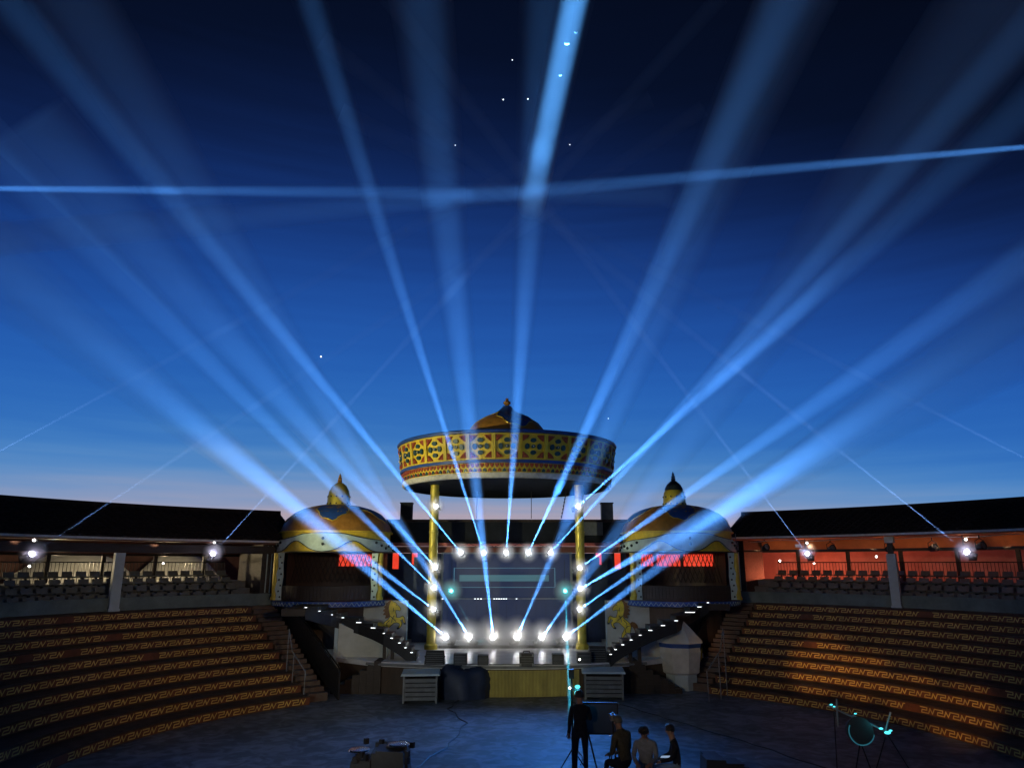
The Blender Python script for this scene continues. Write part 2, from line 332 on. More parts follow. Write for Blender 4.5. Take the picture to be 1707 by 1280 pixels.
def gallery(side, RG, a_st, ze, zr, word, paint, a_lamps):
    t = thing('spectator_gallery', f'covered gallery with tiled roof and seat rows, {word}', 'gallery', tuple(P(side, RG, a_st+.5, 2.85)), group='roofed galleries behind the terraces')
    a2 = R(112); A = frange(a_st, a2, R(2.5))
    m = MB(); m.sweep([(RG, 0), (RG, 3.27), (RG+.16, 3.27), (RG+.16, 0)], A, (CX, CY), side); m.build('front_wall', [wallgrey], t)
    m = MB(); m.sweep([(RG-.04, 3.272), (RG-.04, 3.33), (RG+.2, 3.33), (RG+.2, 3.272)], A, (CX, CY), side); m.build('wall_coping', [wallgrey], t)
    for j in range(4):
        r0 = RG+.17+.75*j; z = 2.95+.29*j
        m = MB(); m.sweep([(r0, 0), (r0, z), (r0+.748, z), (r0+.748, 0)], A, (CX, CY), side); m.build('seating_tier', [concrete], t)
    rb = RG+3.9
    m = MB(); m.sweep([(RG+3.18, 0), (RG+3.18, 3.84), (rb+.3, 3.84), (rb+.3, 0)], A, (CX, CY), side); m.build('rear_floor', [concrete], t)
    tile_roof(side, RG, ze, zr, a_st-(R(2.6) if side < 0 else R(.2)), a2, t)
    m = MB(); m.sweep([(RG-.6, ze-.1), (RG-.6, ze-.13), (rb+.1, ze-.04), (rb+.1, ze)], A, (CX, CY), side); m.build('soffit', [paint], t)
    zo = 4.93 if side < 0 else 5.16
    m = MB(); m.sweep([(rb, zo+.09), (rb, ze-.05), (rb+.15, ze-.05), (rb+.15, zo+.09)], A, (CX, CY), side); m.build('rear_transom', [paint], t)
    m = MB(); m.sweep([(rb-.05, zo), (rb-.05, zo+.085), (rb+.15, zo+.085), (rb+.15, zo)], A, (CX, CY), side); m.build('rear_beam', [dark_wood], t)
    if side < 0: sec = [(RG+.0, 5.02), (RG+.0, 5.36), (RG+.2, 5.36), (RG+.2, 5.02)]
    else: sec = [(RG+.02, 5.14), (RG+.02, 5.22), (RG+.14, 5.22), (RG+.14, 5.14)]
    m = MB(); m.sweep(sec, A, (CX, CY), side); m.build('front_beam', [dark_wood], t)
    for i, a in enumerate([a_st+.10+.098*k for k in range(13)]):
        p = P(side, rb+.02, a, 0); m = MB(); m.box((p.x, p.y, (zo+3.64)/2), (.16, .12, zo-3.64), -side*a); m.build('rear_post', [dark_wood], t)
    # stepped end wall next to the pavilion
    m = MB(); m.sweep([(RG+.25, 3.3), (RG+.25, ze-.15), (RG+3.7, ze-.15), (RG+3.7, 3.3)], [a_st+.002, a_st+.03], (CX, CY), side)
    m.build('end_wall', [dark_wood], t)
    for j in range(7):
        p = P(side, RG+.22, a_st+.004+.0035*j, 0); m = MB(); m.box((p.x, p.y, (3.35+ze-.2)/2), (.045, .03, ze-.2-3.35), -side*a_st); m.build('end_board', [pale_teal if j in (1, 4) else dark_wood], t)
    # railing
    r = thing('gallery_railing', f'dark metal railing along the back, {word}', 'railing', tuple(P(side, rb-.2, a_st+.5, 3.64)), group='railings at the back of the galleries')
    As = a_st+.06
    m = MB(); m.tube([P(side, rb-.2, a, 4.66) for a in frange(As, a2, R(2.5))], .022, 6); m.build('top_rail', [rail_mat], r)
    m = MB(); m.tube([P(side, rb-.2, a, 3.78) for a in frange(As, a2, R(2.5))], .018, 6); m.build('bottom_rail', [rail_mat], r)
    m = MB(); a = As
    while a < a2-.01:
        p = P(side, rb-.2, a, 3.78); m.box((p.x, p.y, 4.22), (.016, .016, .88), -side*a); a += .125/RG
    tag(m.build('balusters', [rail_mat], r, smooth=False), kind='stuff')
    return t
gallery(-1, RL, AL, 5.58, 7.02, 'brown one with cream tents behind', brown_red, 0)
gallery(1, RRR, AR, 5.82, 7.10, 'orange one with stage spotlights under its eave', orange_mat, 0)
# the pale pillars standing on the terrace in front of each gallery
def pillar(px, side, RG, ztop, label):
    lo, hi = .1, 1.9
    for _ in range(40):
        a = (lo+hi)/2; p = P(side, RG-.12, a, 3.0)-Vector((0, 0, EYE)); q = CM.transposed() @ p; x = 853.5+FPX*q.x/-q.z
        if (x-px)*side < 0: lo = a
        else: hi = a
    t = thing('square_pillar', label, 'pillar', tuple(P(side, RG-.14, a, 2.85)), group='pale pillars before the galleries')
    p = P(side, RG-.14, a, 0)
    m = MB(); m.box((p.x, p.y, (2.85+5.0)/2), (.34, .34, 5.0-2.85), -side*a+.25*side); m.build('shaft', [pillar_mat], t, smooth=False)
    m = MB(); m.box((p.x, p.y, 2.9), (.40, .40, .09), -side*a+.25*side); m.build('plinth', [pillar_mat], t, smooth=False)
    if side > 0:
        m = MB(); m.box((p.x, p.y, 5.62), (.34, .34, .36), -side*a+.25*side); m.build('capital', [white_metal], t, smooth=False)
        m = MB(); m.box((p.x, p.y, 5.22), (.2, .2, .44), -side*a+.25*side); m.build('neck', [dark_wood], t, smooth=False)
    return a
aPL = pillar(188, -1, RL, 5.0, 'pale blue square pillar in front of the brown gallery')
aPR = pillar(1496, 1, RRR, 5.0, 'pale blue square pillar with white block on top, orange gallery')

# seats
def make_seat():
    t = thing('stadium_seat', '', 'seat', (0, 0, 0))
    m = MB(); m.hull([(-.2, -.19, .24), (.2, -.19, .24), (.18, .17, .21), (-.18, .17, .21)], [(-.225, -.22, .285), (.225, -.22, .285), (.2, .18, .27), (-.2, .18, .27)]); m.build('seat_pan', [seat_mat], t)
    m = MB(); m.hull([(-.205, .15, .26), (.205, .15, .26), (.2, .19, .26), (-.2, .19, .26)], [(-.2, .21, .47), (.2, .21, .47), (.19, .24, .47), (-.19, .24, .47)]); m.build('backrest', [seat_mat], t)
    m = MB(); m.box((0, 0, .12), (.06, .1, .2)); m.box((0, 0, .01), (.18, .18, .02)); m.build('bracket', [rail_mat], t)
    note_kids(t); return t
first = None
for side, RG, a_st, word in ((-1, RL, AL, 'brown gallery'), (1, RRR, AR, 'orange gallery')):
    for j in range(4):
        r = RG+.62+.75*j; z = 2.95+.29*j; n = 0; a = a_st+.075; aa = [aPL, aPR][side > 0]
        while n < 35 and a < R(84):
            if first is None: first = make_seat(); o = first
            else: o = copy_tree(first)
            o.location = P(side, r, a, z); o.rotation_euler = (0, 0, -side*a+random.uniform(-.02, .02))
            tag(o, f'grey plastic seat, {ORD[n]} from the stage end, {ORD[j]} row up, {word}', 'seat', 'plastic seats in the galleries')
            n += 1; a += .535/r

# ------------------------------------------------------------------ what stands outside behind the galleries
def tent(a, r, rad, h, label):
    p = P(-1, r, a, 0); t = thing('felt_tent', label, 'tent', tuple(p), group='cream tents beyond the brown gallery')
    m = MB(); m.lathe([(rad, 0), (rad, h*.5)], 28, p); m.build('tent_wall', [canvas], t)
    m = MB(); m.lathe([(rad+.12, h*.48), (rad+.08, h*.55), (rad*.82, h*.76), (rad*.5, h*.93), (rad*.2, h)], 28, p); m.build('tent_roof', [canvas], t)
    m = MB(); m.lathe([(rad*.2, h), (rad*.2, h+.2), (0, h+.3)], 16, p); m.build('crown_ring', [cream], t)
    for k in range(8):
        aa = k*math.pi/4; m = MB(); m.tube([p+Vector((math.sin(aa)*rad*.21, math.cos(aa)*rad*.21, h+.02)), p+Vector((math.sin(aa)*(rad*.85), math.cos(aa)*(rad*.85), h*.76+.02)), p+Vector((math.sin(aa)*(rad+.06), math.cos(aa)*(rad+.06), h*.3))], .03, 5); m.build('rope', [cream], t)
tent(R(62), 29, 3.3, 5.3, 'cream felt tent behind the pale pillar')
tent(R(47.5), 30, 3.4, 5.2, 'cream felt tent in the middle of the brown gallery opening')
tent(R(38), 29.5, 2.6, 5.2, 'small cream felt tent nearest the domed pavilion')
m = MB(); A = frange(R(20), R(112), R(3)); m.sweep([(32.2, 0), (32.2, 6.2), (32.5, 6.2), (32.5, 0)], A, (CX, CY), -1)
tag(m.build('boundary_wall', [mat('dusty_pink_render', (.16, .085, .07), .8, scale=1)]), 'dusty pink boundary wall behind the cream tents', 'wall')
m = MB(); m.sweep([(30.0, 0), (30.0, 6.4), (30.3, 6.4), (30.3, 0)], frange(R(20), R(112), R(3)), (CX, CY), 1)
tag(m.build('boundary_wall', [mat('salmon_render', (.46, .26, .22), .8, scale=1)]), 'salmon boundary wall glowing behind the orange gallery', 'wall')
for i, (a, w_) in enumerate(((R(63.0), 2.1), (R(70.0), 1.5))):
    p = P(1, 26.6, a, 0)
    t = thing('barrier_panel', ['long white barrier seen through the far end of the orange railing', 'short white barrier at the frame edge behind the railing'][i], 'barrier', (p.x, p.y, 3.0), -a, group='white barriers behind the gallery')
    for k in range(int(w_/.16)):
        m = MB(); m.box((-w_/2+k*.16, 0, .6), (.10, .03, 1.0)); m.build('slat', [white_metal], t, local=True, smooth=False)
    m = MB(); m.box((0, 0, 1.12), (w_+.1, .06, .06)); m.build('top_bar', [white_metal], t, local=True, smooth=False)
    m = MB(); m.box((0, 0, .05), (w_+.1, .06, .06)); m.box((-w_/2+.1, 0, -1.5), (.08, .08, 3)); m.box((w_/2-.1, 0, -1.5), (.08, .08, 3)); m.build('post', [white_metal], t, local=True, smooth=False)

# ------------------------------------------------------------------ stage building and the roof behind the stage
b = thing('stage_building', 'dark long low building with flat roof behind the stage', 'building', (0, 36, 0))
m = MB(); m.box((0, 38.2, 6.12), (21, 4.4, 1.0)); m.build('roof', [dark_under], b, smooth=False)
m = MB(); m.box((0, 35.92, 6.64), (21.2, .25, .12)); m.build('roof_edge', [roof_mat], b, smooth=False)
m = MB(); m.box((0, 35.85, 5.50), (21, .22, .16)); m.build('fascia', [mat('pinkish_red_board', (.34, .08, .06), .5, scale=2)], b, smooth=False)
m = MB(); m.box((0, 36.15, 5.26), (21, .2, .3)); m.build('under_fascia', [brown_red], b, smooth=False)
for s in (-1, 1): m = MB(); m.box((s*6.9, 36.6, 2.6), (8.2, .2, 5.0)); m.build('wall', [navy], b, smooth=False)
m = MB(); m.box((0, 36.9, 2.6), (6, .2, 5.0)); m.build('wall', [navy], b, smooth=False)
for s in (-1, 1):
    for x, w_, z0, z1 in ((5.45, .30, 4.35, 5.1), (4.52, .28, 4.55, 5.1)):
        m = MB(); m.box((s*x, 36.46, (z0+z1)/2), (w_, .05, z1-z0)); wdw = m.build('window', [red_glow], b, smooth=False)
        m = MB()
        for q in (-1, 1): m.box((s*x+q*(w_/2+.035), 36.43, (z0+z1)/2), (.06, .1, z1-z0+.1))
        m.box((s*x, 36.43, z0-.03), (w_, .1, .06)); m.build('window_frame', [dark_wood], wdw, smooth=False)
    t = thing('roof_block', ['square dark block on the roof beside the gold dome pavilion', 'square grey block on the roof beside the dark capped pavilion'][s > 0], 'chimney', (s*5.0, 36.3, 6.7), group='square blocks on the stage roof')
    m = MB(); m.box((s*4.98, 36.3, 7.0), (.56, .5, 1.0)); m.build('block_body', [dark_under if s < 0 else mat('grey_block', (.10, .11, .11), .7)], t, smooth=False)
    m = MB(); m.box((s*4.98, 36.3, 7.52), (.62, .56, .05)); m.build('block_cap', [dark_under], t, smooth=False)
    if s > 0:
        m = MB(); m.box((4.1, 36.0, 6.3), (1.2, .3, .7)); m.build('lower_step', [bpy.data.materials['grey_block']], t, smooth=False)

# ------------------------------------------------------------------ stage
st = thing('stage', 'pale reflective stage floor with curved front of upright slats', 'stage', (0, 30, 0))
zs = 1.1
fr = []
for k in range(25):
    x = -5.2+10.4*k/24; fr.append((x, 27.35+.045*x*x*.9))
def outline(o=0): return [(x, y-o) for x, y in fr]+[(7.9, 30.6-o), (7.9, 36.4), (-7.9, 36.4), (-7.9, 30.6-o)]
ol = outline(); m = MB(); m.hull([(x, y, zs-.16) for x, y in ol], [(x, y, zs) for x, y in ol]); m.build('stage_floor', [stage_mat], st, smooth=False)
ol = outline(-.12); m = MB(); m.hull([(x, y, 0) for x, y in ol], [(x, y, zs-.161) for x, y in ol]); m.build('stage_base', [wood_dark], st, smooth=False)
m = MB(); m.tube([(x, y-.01, zs-.09) for x, y in fr], .05, 6); m.build('front_edge', [slat_grey], st)
m = MB(); x = -1.0; rnd = random.Random(3)
while x < 2.62:
    y = 27.35+.0405*x*x+.06; m.tube([(x, y+rnd.uniform(-.01, .01), .02), (x, y, zs-.2)], .021, 6); x += .05
slp = tag(m.build('bamboo_front', [bamboo], st), kind='stuff')
for x0 in (-2.9, -2.1, 3.4, 4.2):
    for k in range(9):
        xx = x0+k*.085; y = 27.35+.0405*xx*xx+.05; m = MB(); m.box((xx, y, .46), (.07, .03, .9)); m.build('front_board', [wood_dark], st, smooth=False)
# screen
sc_ = thing('video_screen', 'dark blue video wall with thin outline and teal bar', 'screen', (0, 35.4, zs))
zc0, zc1 = 1.15, 5.05
m = MB(); m.box((0, 35.6, (zc0+zc1)/2), (6.05, .12, zc1-zc0)); m.build('screen_panel', [glow('screen_dim_blue', (.09, .17, .55), .085)], sc_, smooth=False)  # screen's dim blue emission also covers for lit haze in front
for x in (-3.08, 3.08):
    m = MB(); m.box((x, 35.56, (zc0+zc1)/2), (.1, .2, zc1-zc0)); m.build('frame', [slat_grey], sc_, smooth=False)
m = MB(); m.box((0, 35.56, zc1+.04), (6.3, .2, .08)); m.build('frame', [slat_grey], sc_, smooth=False)
for zz in (1.3, 2.1):
    m = MB()
    for k in range(13): m.box((-2.8+k*.465, 35.535, zz), (.012, .012, 1.4 if zz > 2 else .2))
    m.build('panel_seam', [black_mat], sc_, smooth=False)
def scr(px, py): return at_y(px, py, 35.52)
def bar(px0, py0, px1, py1, w, mt, name='outline_line'):
    p, q = scr(px0, py0), scr(px1, py1); c = (p+q)/2; m = MB(); m.box((c.x, 35.52, c.z), (abs(p.x-q.x)+w, .02, abs(p.z-q.z)+w)); return m.build(name, [mt], sc_, smooth=False)
for q in ((757, 946, 925, 946), (757, 978, 925, 978), (757, 946, 757, 978), (925, 946, 925, 978)): bar(*q, .016, led_line)
bar(766, 957.5, 915, 968, .0, led_teal, 'display_bar')
p = scr(845, 997); m = MB(); m.box((0, 35.42, p.z), (6.0, .08, .05)); m.build('cross_rail', [slat_grey], sc_, smooth=False)
for px in (792, 797, 802, 824, 828, 832, 836, 840, 844, 738, 861):
    p = scr(px, 997); m = MB(); m.box((p.x, 35.37, p.z), (.07, .02, .025)); m.build('rail_led', [led_white], sc_, smooth=False)
for s in (-1, 1):
    m = MB(); m.box((s*3.82, 35.0, 3.0), (1.1, .12, 3.8)); m.box((s*3.82, 34.93, 3.0), (.04, .04, 3.8)); m.build('side_flat', [navy], sc_, smooth=False)

# horse walls under the pavilions
def Xf(s, pts): return [(s*x, z) for x, z in pts]
HORSE = [(-.10, 1.93), (-.02, 2.0), (.05, 1.93), (.16, 1.9), (.25, 1.80), (.36, 1.70), (.42, 1.60), (.38, 1.52), (.30, 1.54), (.20, 1.56), (.17, 1.48), (.20, 1.36), (.24, 1.22), (.36, 1.22), (.52, 1.30), (.60, 1.22), (.62, 1.08), (.66, .97), (.60, .92), (.54, 1.02), (.52, 1.14), (.40, 1.10), (.50, .98), (.46, .84), (.36, .72), (.29, .70), (.31, .78), (.38, .86), (.38, .94), (.26, 1.0), (.12, .98),
         (-.04, .84), (-.14, .74), (-.10, .62), (-.02, .50), (.02, .36), (-.02, .18), (.06, .05), (.02, 0), (-.09, .02), (-.10, .18), (-.08, .36), (-.16, .46), (-.26, .54), (-.28, .40), (-.24, .22), (-.30, .08), (-.27, .02), (-.37, .02), (-.38, .12), (-.34, .28), (-.38, .46), (-.42, .62), (-.46, .78), (-.42, .92), (-.30, 1.04), (-.16, 1.14), (-.08, 1.26), (-.12, 1.42), (-.16, 1.58), (-.15, 1.74)]
MANE = [(-.02, 2.0), (-.12, 2.02), (-.22, 1.90), (-.32, 1.86), (-.28, 1.78), (-.40, 1.70), (-.32, 1.64), (-.44, 1.52), (-.33, 1.48), (-.42, 1.34), (-.28, 1.32), (-.32, 1.18), (-.16, 1.20), (-.09, 1.30), (-.12, 1.45), (-.16, 1.6), (-.14, 1.78), (-.08, 1.92)]
TAIL = [(-.40, .94), (-.50, 1.02), (-.62, 1.0), (-.74, .88), (-.78, .70), (-.86, .56), (-.96, .50), (-.84, .44), (-.74, .46), (-.70, .36), (-.64, .50), (-.60, .66), (-.52, .80), (-.45, .80)]
from mathutils.geometry import tessellate_polygon
def plate(mb, pts, y0, th, f, m=0):
    n = len(pts); tri = tessellate_polygon([[Vector((x, z, 0)) for x, z in pts]])
    vs = [f(x, y0, z) for x, z in pts]+[f(x, y0-th, z) for x, z in pts]
    fs = [tuple(i+n for i in t) for t in tri]+[(k, (k+1) % n, n+(k+1) % n, n+k) for k in range(n)]
    mb.add(vs, fs, m)
mane_mat = mat('brown_mane_paint', (.22, .10, .03), .5, scale=8, var=.4)
gold_horse = mat('gold_horse_paint', (.78, .58, .05), .42, scale=4, var=.3, bump=.4)
for s in (-1, 1):
    w_ = thing('horse_wall', ['off-white wall carrying the gold horse, on the side of the gold domed lantern', 'off-white wall carrying the gold horse, beside the small white tent'][s > 0], 'wall', (s*6, 33, zs), group='off-white walls beside the stage')
    m = MB(); m.box((s*5.95, 33.3, 2.06), (3.1, .3, 1.92)); m.build('wall_panel', [render_white], w_, smooth=False)
    m = MB(); m.box((s*4.385, 33.3, 2.06), (.03, .34, 1.92)); m.build('edge_strip', [pillar_mat], w_, smooth=False)
    h = thing('horse_relief', ['gold rearing horse relief facing the screen, mane flying, by the wide speaker', 'gold rearing horse relief facing the screen, above the stair by the white tent'][s > 0], 'relief', (s*5.05, 33.1, zs+.1), group='gold horse reliefs')
    sc = .93
    f = lambda x, y, z, s=s: Vector((s*(5.03-x*sc), y, zs+.08+z*sc))
    m = MB(); plate(m, HORSE, 33.15, .07, f); m.build('horse_body', [gold_horse], h, smooth=False)
    m = MB(); plate(m, MANE, 33.14, .085, f); m.build('mane', [mane_mat], h, smooth=False)
    m = MB(); plate(m, TAIL, 33.14, .08, f); m.build('tail', [gold_horse if s < 0 else mane_mat], h, smooth=False)
    m = MB()
    for L in ([(.16, 1.56), (.08, 1.5), (.06, 1.66)], [(-.06, 1.28), (.1, 1.15), (.2, 1.05)], [(-.38, .84), (-.24, .8), (-.16, .66), (-.2, .52)], [(-.1, 1.1), (-.25, .95), (-.2, .84)], [(.0, 1.0), (.02, 1.14), (.1, 1.3)]):
        m.tube([f(x, 33.075, z) for x, z in L], .014, 5)
    for a, c_ in ((HORSE, 0),): m.tube([f(x, 33.085, z) for x, z in a+[a[0]]], .013, 4)
    m.build('outline', [stud_mat], h)
    m = MB(); q = f(.20, 33.07, 1.78); m.ball(q, .022); m.build('eye', [stud_mat], h)
    m = MB()
    for x, z in ((.62, .95), (.31, .74), (-.03, .04), (-.32, .05)): q = f(x, 33.08, z); m.box(q, (.1, .03, .07))
    m.build('hooves', [stud_mat], h, smooth=False)
    if s > 0:
        m = MB()
        for dx in (-.25, 0, .25): m.tube([f(-.15+dx+.09*math.cos(t), 33.1, -.0+.07*math.sin(t)) for t in frange(0, 5.5, .5)], .016, 5)
        m.build('scroll_base', [stud_mat], h)
def rounded(mb, c, d, m=0): mb.box(c, d, None, m)

# ------------------------------------------------------------------ ring canopy over the stage
RY = 32.6
def rz(z): return 4.66+(z-7.85)*.13           # outer radius grows upwards
rc = thing('ring_canopy', 'big round painted canopy on gold columns with a small dome on top', 'canopy', (0, RY, 7.85))
m = MB(); m.lathe([(rz(8.5)-.06, 8.5), (rz(9.6)-.05, 9.62), (4.6, 9.62), (4.4, 9.2), (0.01, 9.35)], 96, (0, RY)); m.build('drum', [yellow], rc)
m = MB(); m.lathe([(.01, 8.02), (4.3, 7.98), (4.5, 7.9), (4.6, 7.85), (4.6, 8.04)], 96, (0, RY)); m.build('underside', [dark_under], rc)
m = MB(); m.lathe([(4.57, 7.83), (4.65, 7.86), (4.68, 7.93), (4.67, 8.04), (4.57, 8.07)], 96, (0, RY)); m.build('pale_cornice', [cream], rc)
m = MB(); m.lathe([(rz(9.57)-.05, 9.57), (rz(9.57)+.05, 9.58), (rz(9.68)+.06, 9.66), (rz(9.7)+.02, 9.71), (rz(9.7)-.25, 9.71), (rz(9.6)-.3, 9.6)], 96, (0, RY)); m.build('top_rim', [blue_paint], rc)
m = MB(); m.lathe([(rz(8.42)-.05, 8.41), (rz(8.42)+.035, 8.42), (rz(8.53)+.035, 8.53), (rz(8.53)-.05, 8.54)], 96, (0, RY)); m.build('middle_band', [blue_paint], rc)
m = MB(); m.lathe([(rz(8.05)-.07, 8.05), (rz(8.42)-.04, 8.42)], 96, (0, RY)); m.build('lower_band', [yellow], rc)
NP = 29
def rp(a, z, d=0): r = rz(z)+d; return Vector((r*math.sin(a), RY-r*math.cos(a), z))
NT = 150; m = MB()
for k in range(NT):                          # two rows of drop shaped teeth
    a = 2*math.pi*k/NT; w_ = math.pi/NT*.86
    pts = [(-w_, 8.395), (w_, 8.395), (w_*.8, 8.31), (w_*.3, 8.25), (0, 8.235), (-w_*.3, 8.25), (-w_*.8, 8.31)]
    m.add([rp(a+x, z, -.045) for x, z in pts]+[rp(a+x*.9, z, -.005) for x, z in pts], [tuple(range(7, 14))]+[(i, (i+1) % 7, 7+(i+1) % 7, 7+i) for i in range(7)], 0 if k % 2 else 0)
    a += math.pi/NT; pts = [(-w_*.8, 8.08), (w_*.8, 8.08), (w_*.9, 8.13), (w_*.4, 8.19), (0, 8.215), (-w_*.4, 8.19), (-w_*.9, 8.13)]
    m.add([rp(a+x, z, -.065) for x, z in pts]+[rp(a+x*.9, z, -.015) for x, z in pts], [tuple(range(7, 14))]+[(i, (i+1) % 7, 7+(i+1) % 7, 7+i) for i in range(7)], 1 if k % 2 else 0)
tag(m.build('petal_teeth', [red_orn, teal], rc, smooth=False), kind='stuff')
def make_panel():
    m = MB(); H = math.pi/NP
    def q(u, v, d): return rp(u*H, 9.05+v*.5, d)       # u, v in -1..1
    def poly(pts, d0, d1, mi, s=.97):
        n = len(pts); m.add([q(x, y, d0) for x, y in pts]+[q(x, y, d1) for x, y in pts], [tuple(range(n, 2*n))]+[(i, (i+1) % n, n+(i+1) % n, n+i) for i in range(n)], mi)
    for u in (-1, 1):                        # raised yellow frame
        poly([(u*.86, -1), (u*.995, -1), (u*.995, 1), (u*.86, 1)][::u], -.06, .022, 0)
        poly([(-.86, u*.93), (.86, u*.93), (.86, u*1.0), (-.86, u*1.0)][::1 if u > 0 else -1], -.06, .02, 0)
    for sx in (-1, 1):                       # red spandrels in the four corners, hollowed towards the centre
        for sy in (-1, 1):
            arc = [(sx*(.80-.50*math.sin(t)**1.6), sy*(.86-.46*math.cos(t)**1.6)) for t in frange(0, math.pi/2, math.pi/10)]
            poly([(sx*.82, sy*.88)]+arc[::-1], -.06, .012, 1)
            for t in (.35, .8, 1.22):
                c = q(sx*(.76-.26*math.sin(t)), sy*(.82-.24*math.cos(t)), .014); m.ball(c, .036, 6, 4, 1)
    for ax, ay in ((0, 1), (0, -1), (1, 0), (-1, 0)):      # teal heart shaped petals
        L = []
        for t in frange(0, 2*math.pi, math.pi/6)[:-1]:
            rr = .19*(1+.35*math.cos(t)); x = rr*math.sin(t)*1.15; y = .42+rr*math.cos(t)*.9
            L.append((ax*y+ay*x*1.0, ay*y+ax*x*1.1) if ax == 0 else (ax*y, x))
        poly(L, -.06, .02, 2)
    poly([(.15*math.cos(t), .13*math.sin(t)) for t in frange(0, 2*math.pi, math.pi/7)[:-1]], -.06, .03, 2)
    m.ball(q(0, 0, .04), .032, 8, 5, 3)  # pale bead put in as a glint on the boss
    return m
pm = make_panel()
p0 = pm.build('relief_panel', [yellow, red_orn, teal, cream], rc, smooth=False)
vs = p0.data
for v in vs.vertices: v.co = Vector(v.co)-Vector((0, RY, 7.85))
p0.matrix_parent_inverse = Matrix()
for k in range(1, NP):
    o = p0.copy(); C.objects.link(o); o.parent = rc; o.rotation_euler = (0, 0, 2*math.pi*k/NP)
def cap_patch(prof, c, lobes, off, zlow, amp, n=96, shift=0):
    """painted sheet of cloud shape over a lathed dome: lower edge runs in ogee lobes; returns (sheet, gold edge)"""
    def rr(z):
        for (r0, z0), (r1, z1) in zip(prof, prof[1:]):
            if z0 <= z <= z1: return r0+(r1-r0)*(z-z0)/max(1e-6, z1-z0)
        return prof[-1][0] if z > prof[-1][1] else prof[0][0]
    zt = prof[-1][1]; sheet = MB(); edge = []; K = 8; vs = []
    for k in range(n):
        a = 2*math.pi*k/n; ph = ((a+shift)*lobes/(2*math.pi)+.5) % 1.0
        w_ = abs(ph-.5)*2; low = zlow+amp*min(1, w_*1.15)**1.3+amp*.06*math.sin(ph*10*math.pi); low = min(low, prof[-1][1]-.03)
        for i in range(K+1):
            z = low+(zt-low)*i/K; r = rr(z)+off; vs.append((c[0]+r*math.sin(a), c[1]-r*math.cos(a), z))
        edge.append(Vector(vs[-(K+1)]))
    fs = [(k*(K+1)+i, ((k+1) % n)*(K+1)+i, ((k+1) % n)*(K+1)+i+1, k*(K+1)+i+1) for k in range(n) for i in range(K)]
    sheet.add(vs, fs); e = MB(); e.tube(edge+[edge[0]], .022, 6); return sheet, e
DP = [(2.0, 9.3), (1.95, 9.9), (1.86, 10.2), (1.72, 10.5), (1.48, 10.8), (1.12, 11.04), (.78, 11.2), (.5, 11.34), (.3, 11.5), (.17, 11.66)]
m = MB(); m.lathe(DP, 48, (0, RY)); m.lathe([(.17, 11.66), (0, 11.67)], 48, (0, RY)); dm = m.build('dome', [gold_brown], rc)
sh, e = cap_patch(DP, (0, RY), 3, .015, 10.42, .85, shift=-.35); sh.build('blue_cap', [blue_paint], dm); e.build('gold_scroll', [gold], dm)
m = MB(); m.lathe([(.16, 11.62), (.1, 11.68), (.09, 11.72), (.17, 11.77), (.17, 11.86), (.08, 11.92), (.06, 11.98), (.09, 12.0), (.0, 12.06)], 16, (0, RY)); m.build('finial', [gold_brown], dm)
COLX = 3.2
for s in (-1, 1):
    t = thing('gold_column', ['tall gold column carrying the canopy, on the side of the gold lantern', 'tall gold column carrying the canopy, on the side of the small white tent'][s > 0], 'column', (s*COLX, 32.2, zs), group='gold columns under the canopy')
    m = MB(); m.lathe([(.19, zs+.01), (.19, 7.99)], 20, (s*COLX, 32.2)); m.build('shaft', [gold], t)
    m = MB(); m.lathe([(.28, zs+.005), (.28, zs+.18), (.2, zs+.24)], 20, (s*COLX, 32.2)); m.build('base', [gold], t)
    for zz in (2.7, 4.3, 5.9):
        m = MB(); m.lathe([(.191, zz), (.215, zz+.01), (.215, zz+.07), (.191, zz+.08)], 20, (s*COLX, 32.2)); m.build('band', [gold], t)
    m = MB()
    for k in range(9):
        a = k*2.4; z0 = 1.7+k*.68; m.tube([(s*COLX+math.sin(a+u)*.198, 32.2-math.cos(a+u)*.198, z0+.5*u+.05*math.sin(u*6)) for u in frange(0, 1.1, .12)], .022, 5)
    m.build('dragon_relief', [gold], t)
    t = thing('dark_column', ['dark square column behind the gold one, beside the dark roof block', 'dark square column behind the gold one, beside the grey roof block'][s > 0], 'column', (s*(COLX+.25), 34.6, zs), group='dark rear columns')
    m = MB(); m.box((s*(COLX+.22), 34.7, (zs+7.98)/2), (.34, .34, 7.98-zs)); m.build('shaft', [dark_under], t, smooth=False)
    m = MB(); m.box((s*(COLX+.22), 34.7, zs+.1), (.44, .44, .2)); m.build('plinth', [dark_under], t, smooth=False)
for i, x in enumerate((-1.45, 1.18)):
    tag(MB().tube([(x, 35.2, 6.7), (x+.01, 35.2, 7.99)], .016, 6).build('hanger_cable', [rail_mat]), ['thin straight cable from canopy to roof, nearer the gold lantern', 'thin straight cable from canopy to roof, nearer the knotted cable'][i], 'cable')
m = MB(); m.tube([(2.62, 35.2, 6.7), (2.72, 35.2, 7.1), (2.78, 35.2, 7.5), (2.9, 35.2, 7.99)], .02, 6)
for k in range(7): m.ball((2.64+.035*k, 35.2, 6.8+.17*k), .04, 6, 4)
tag(m.build('knotted_cable', [rail_mat]), 'knotted dark cable hanging from the canopy by the column', 'cable')

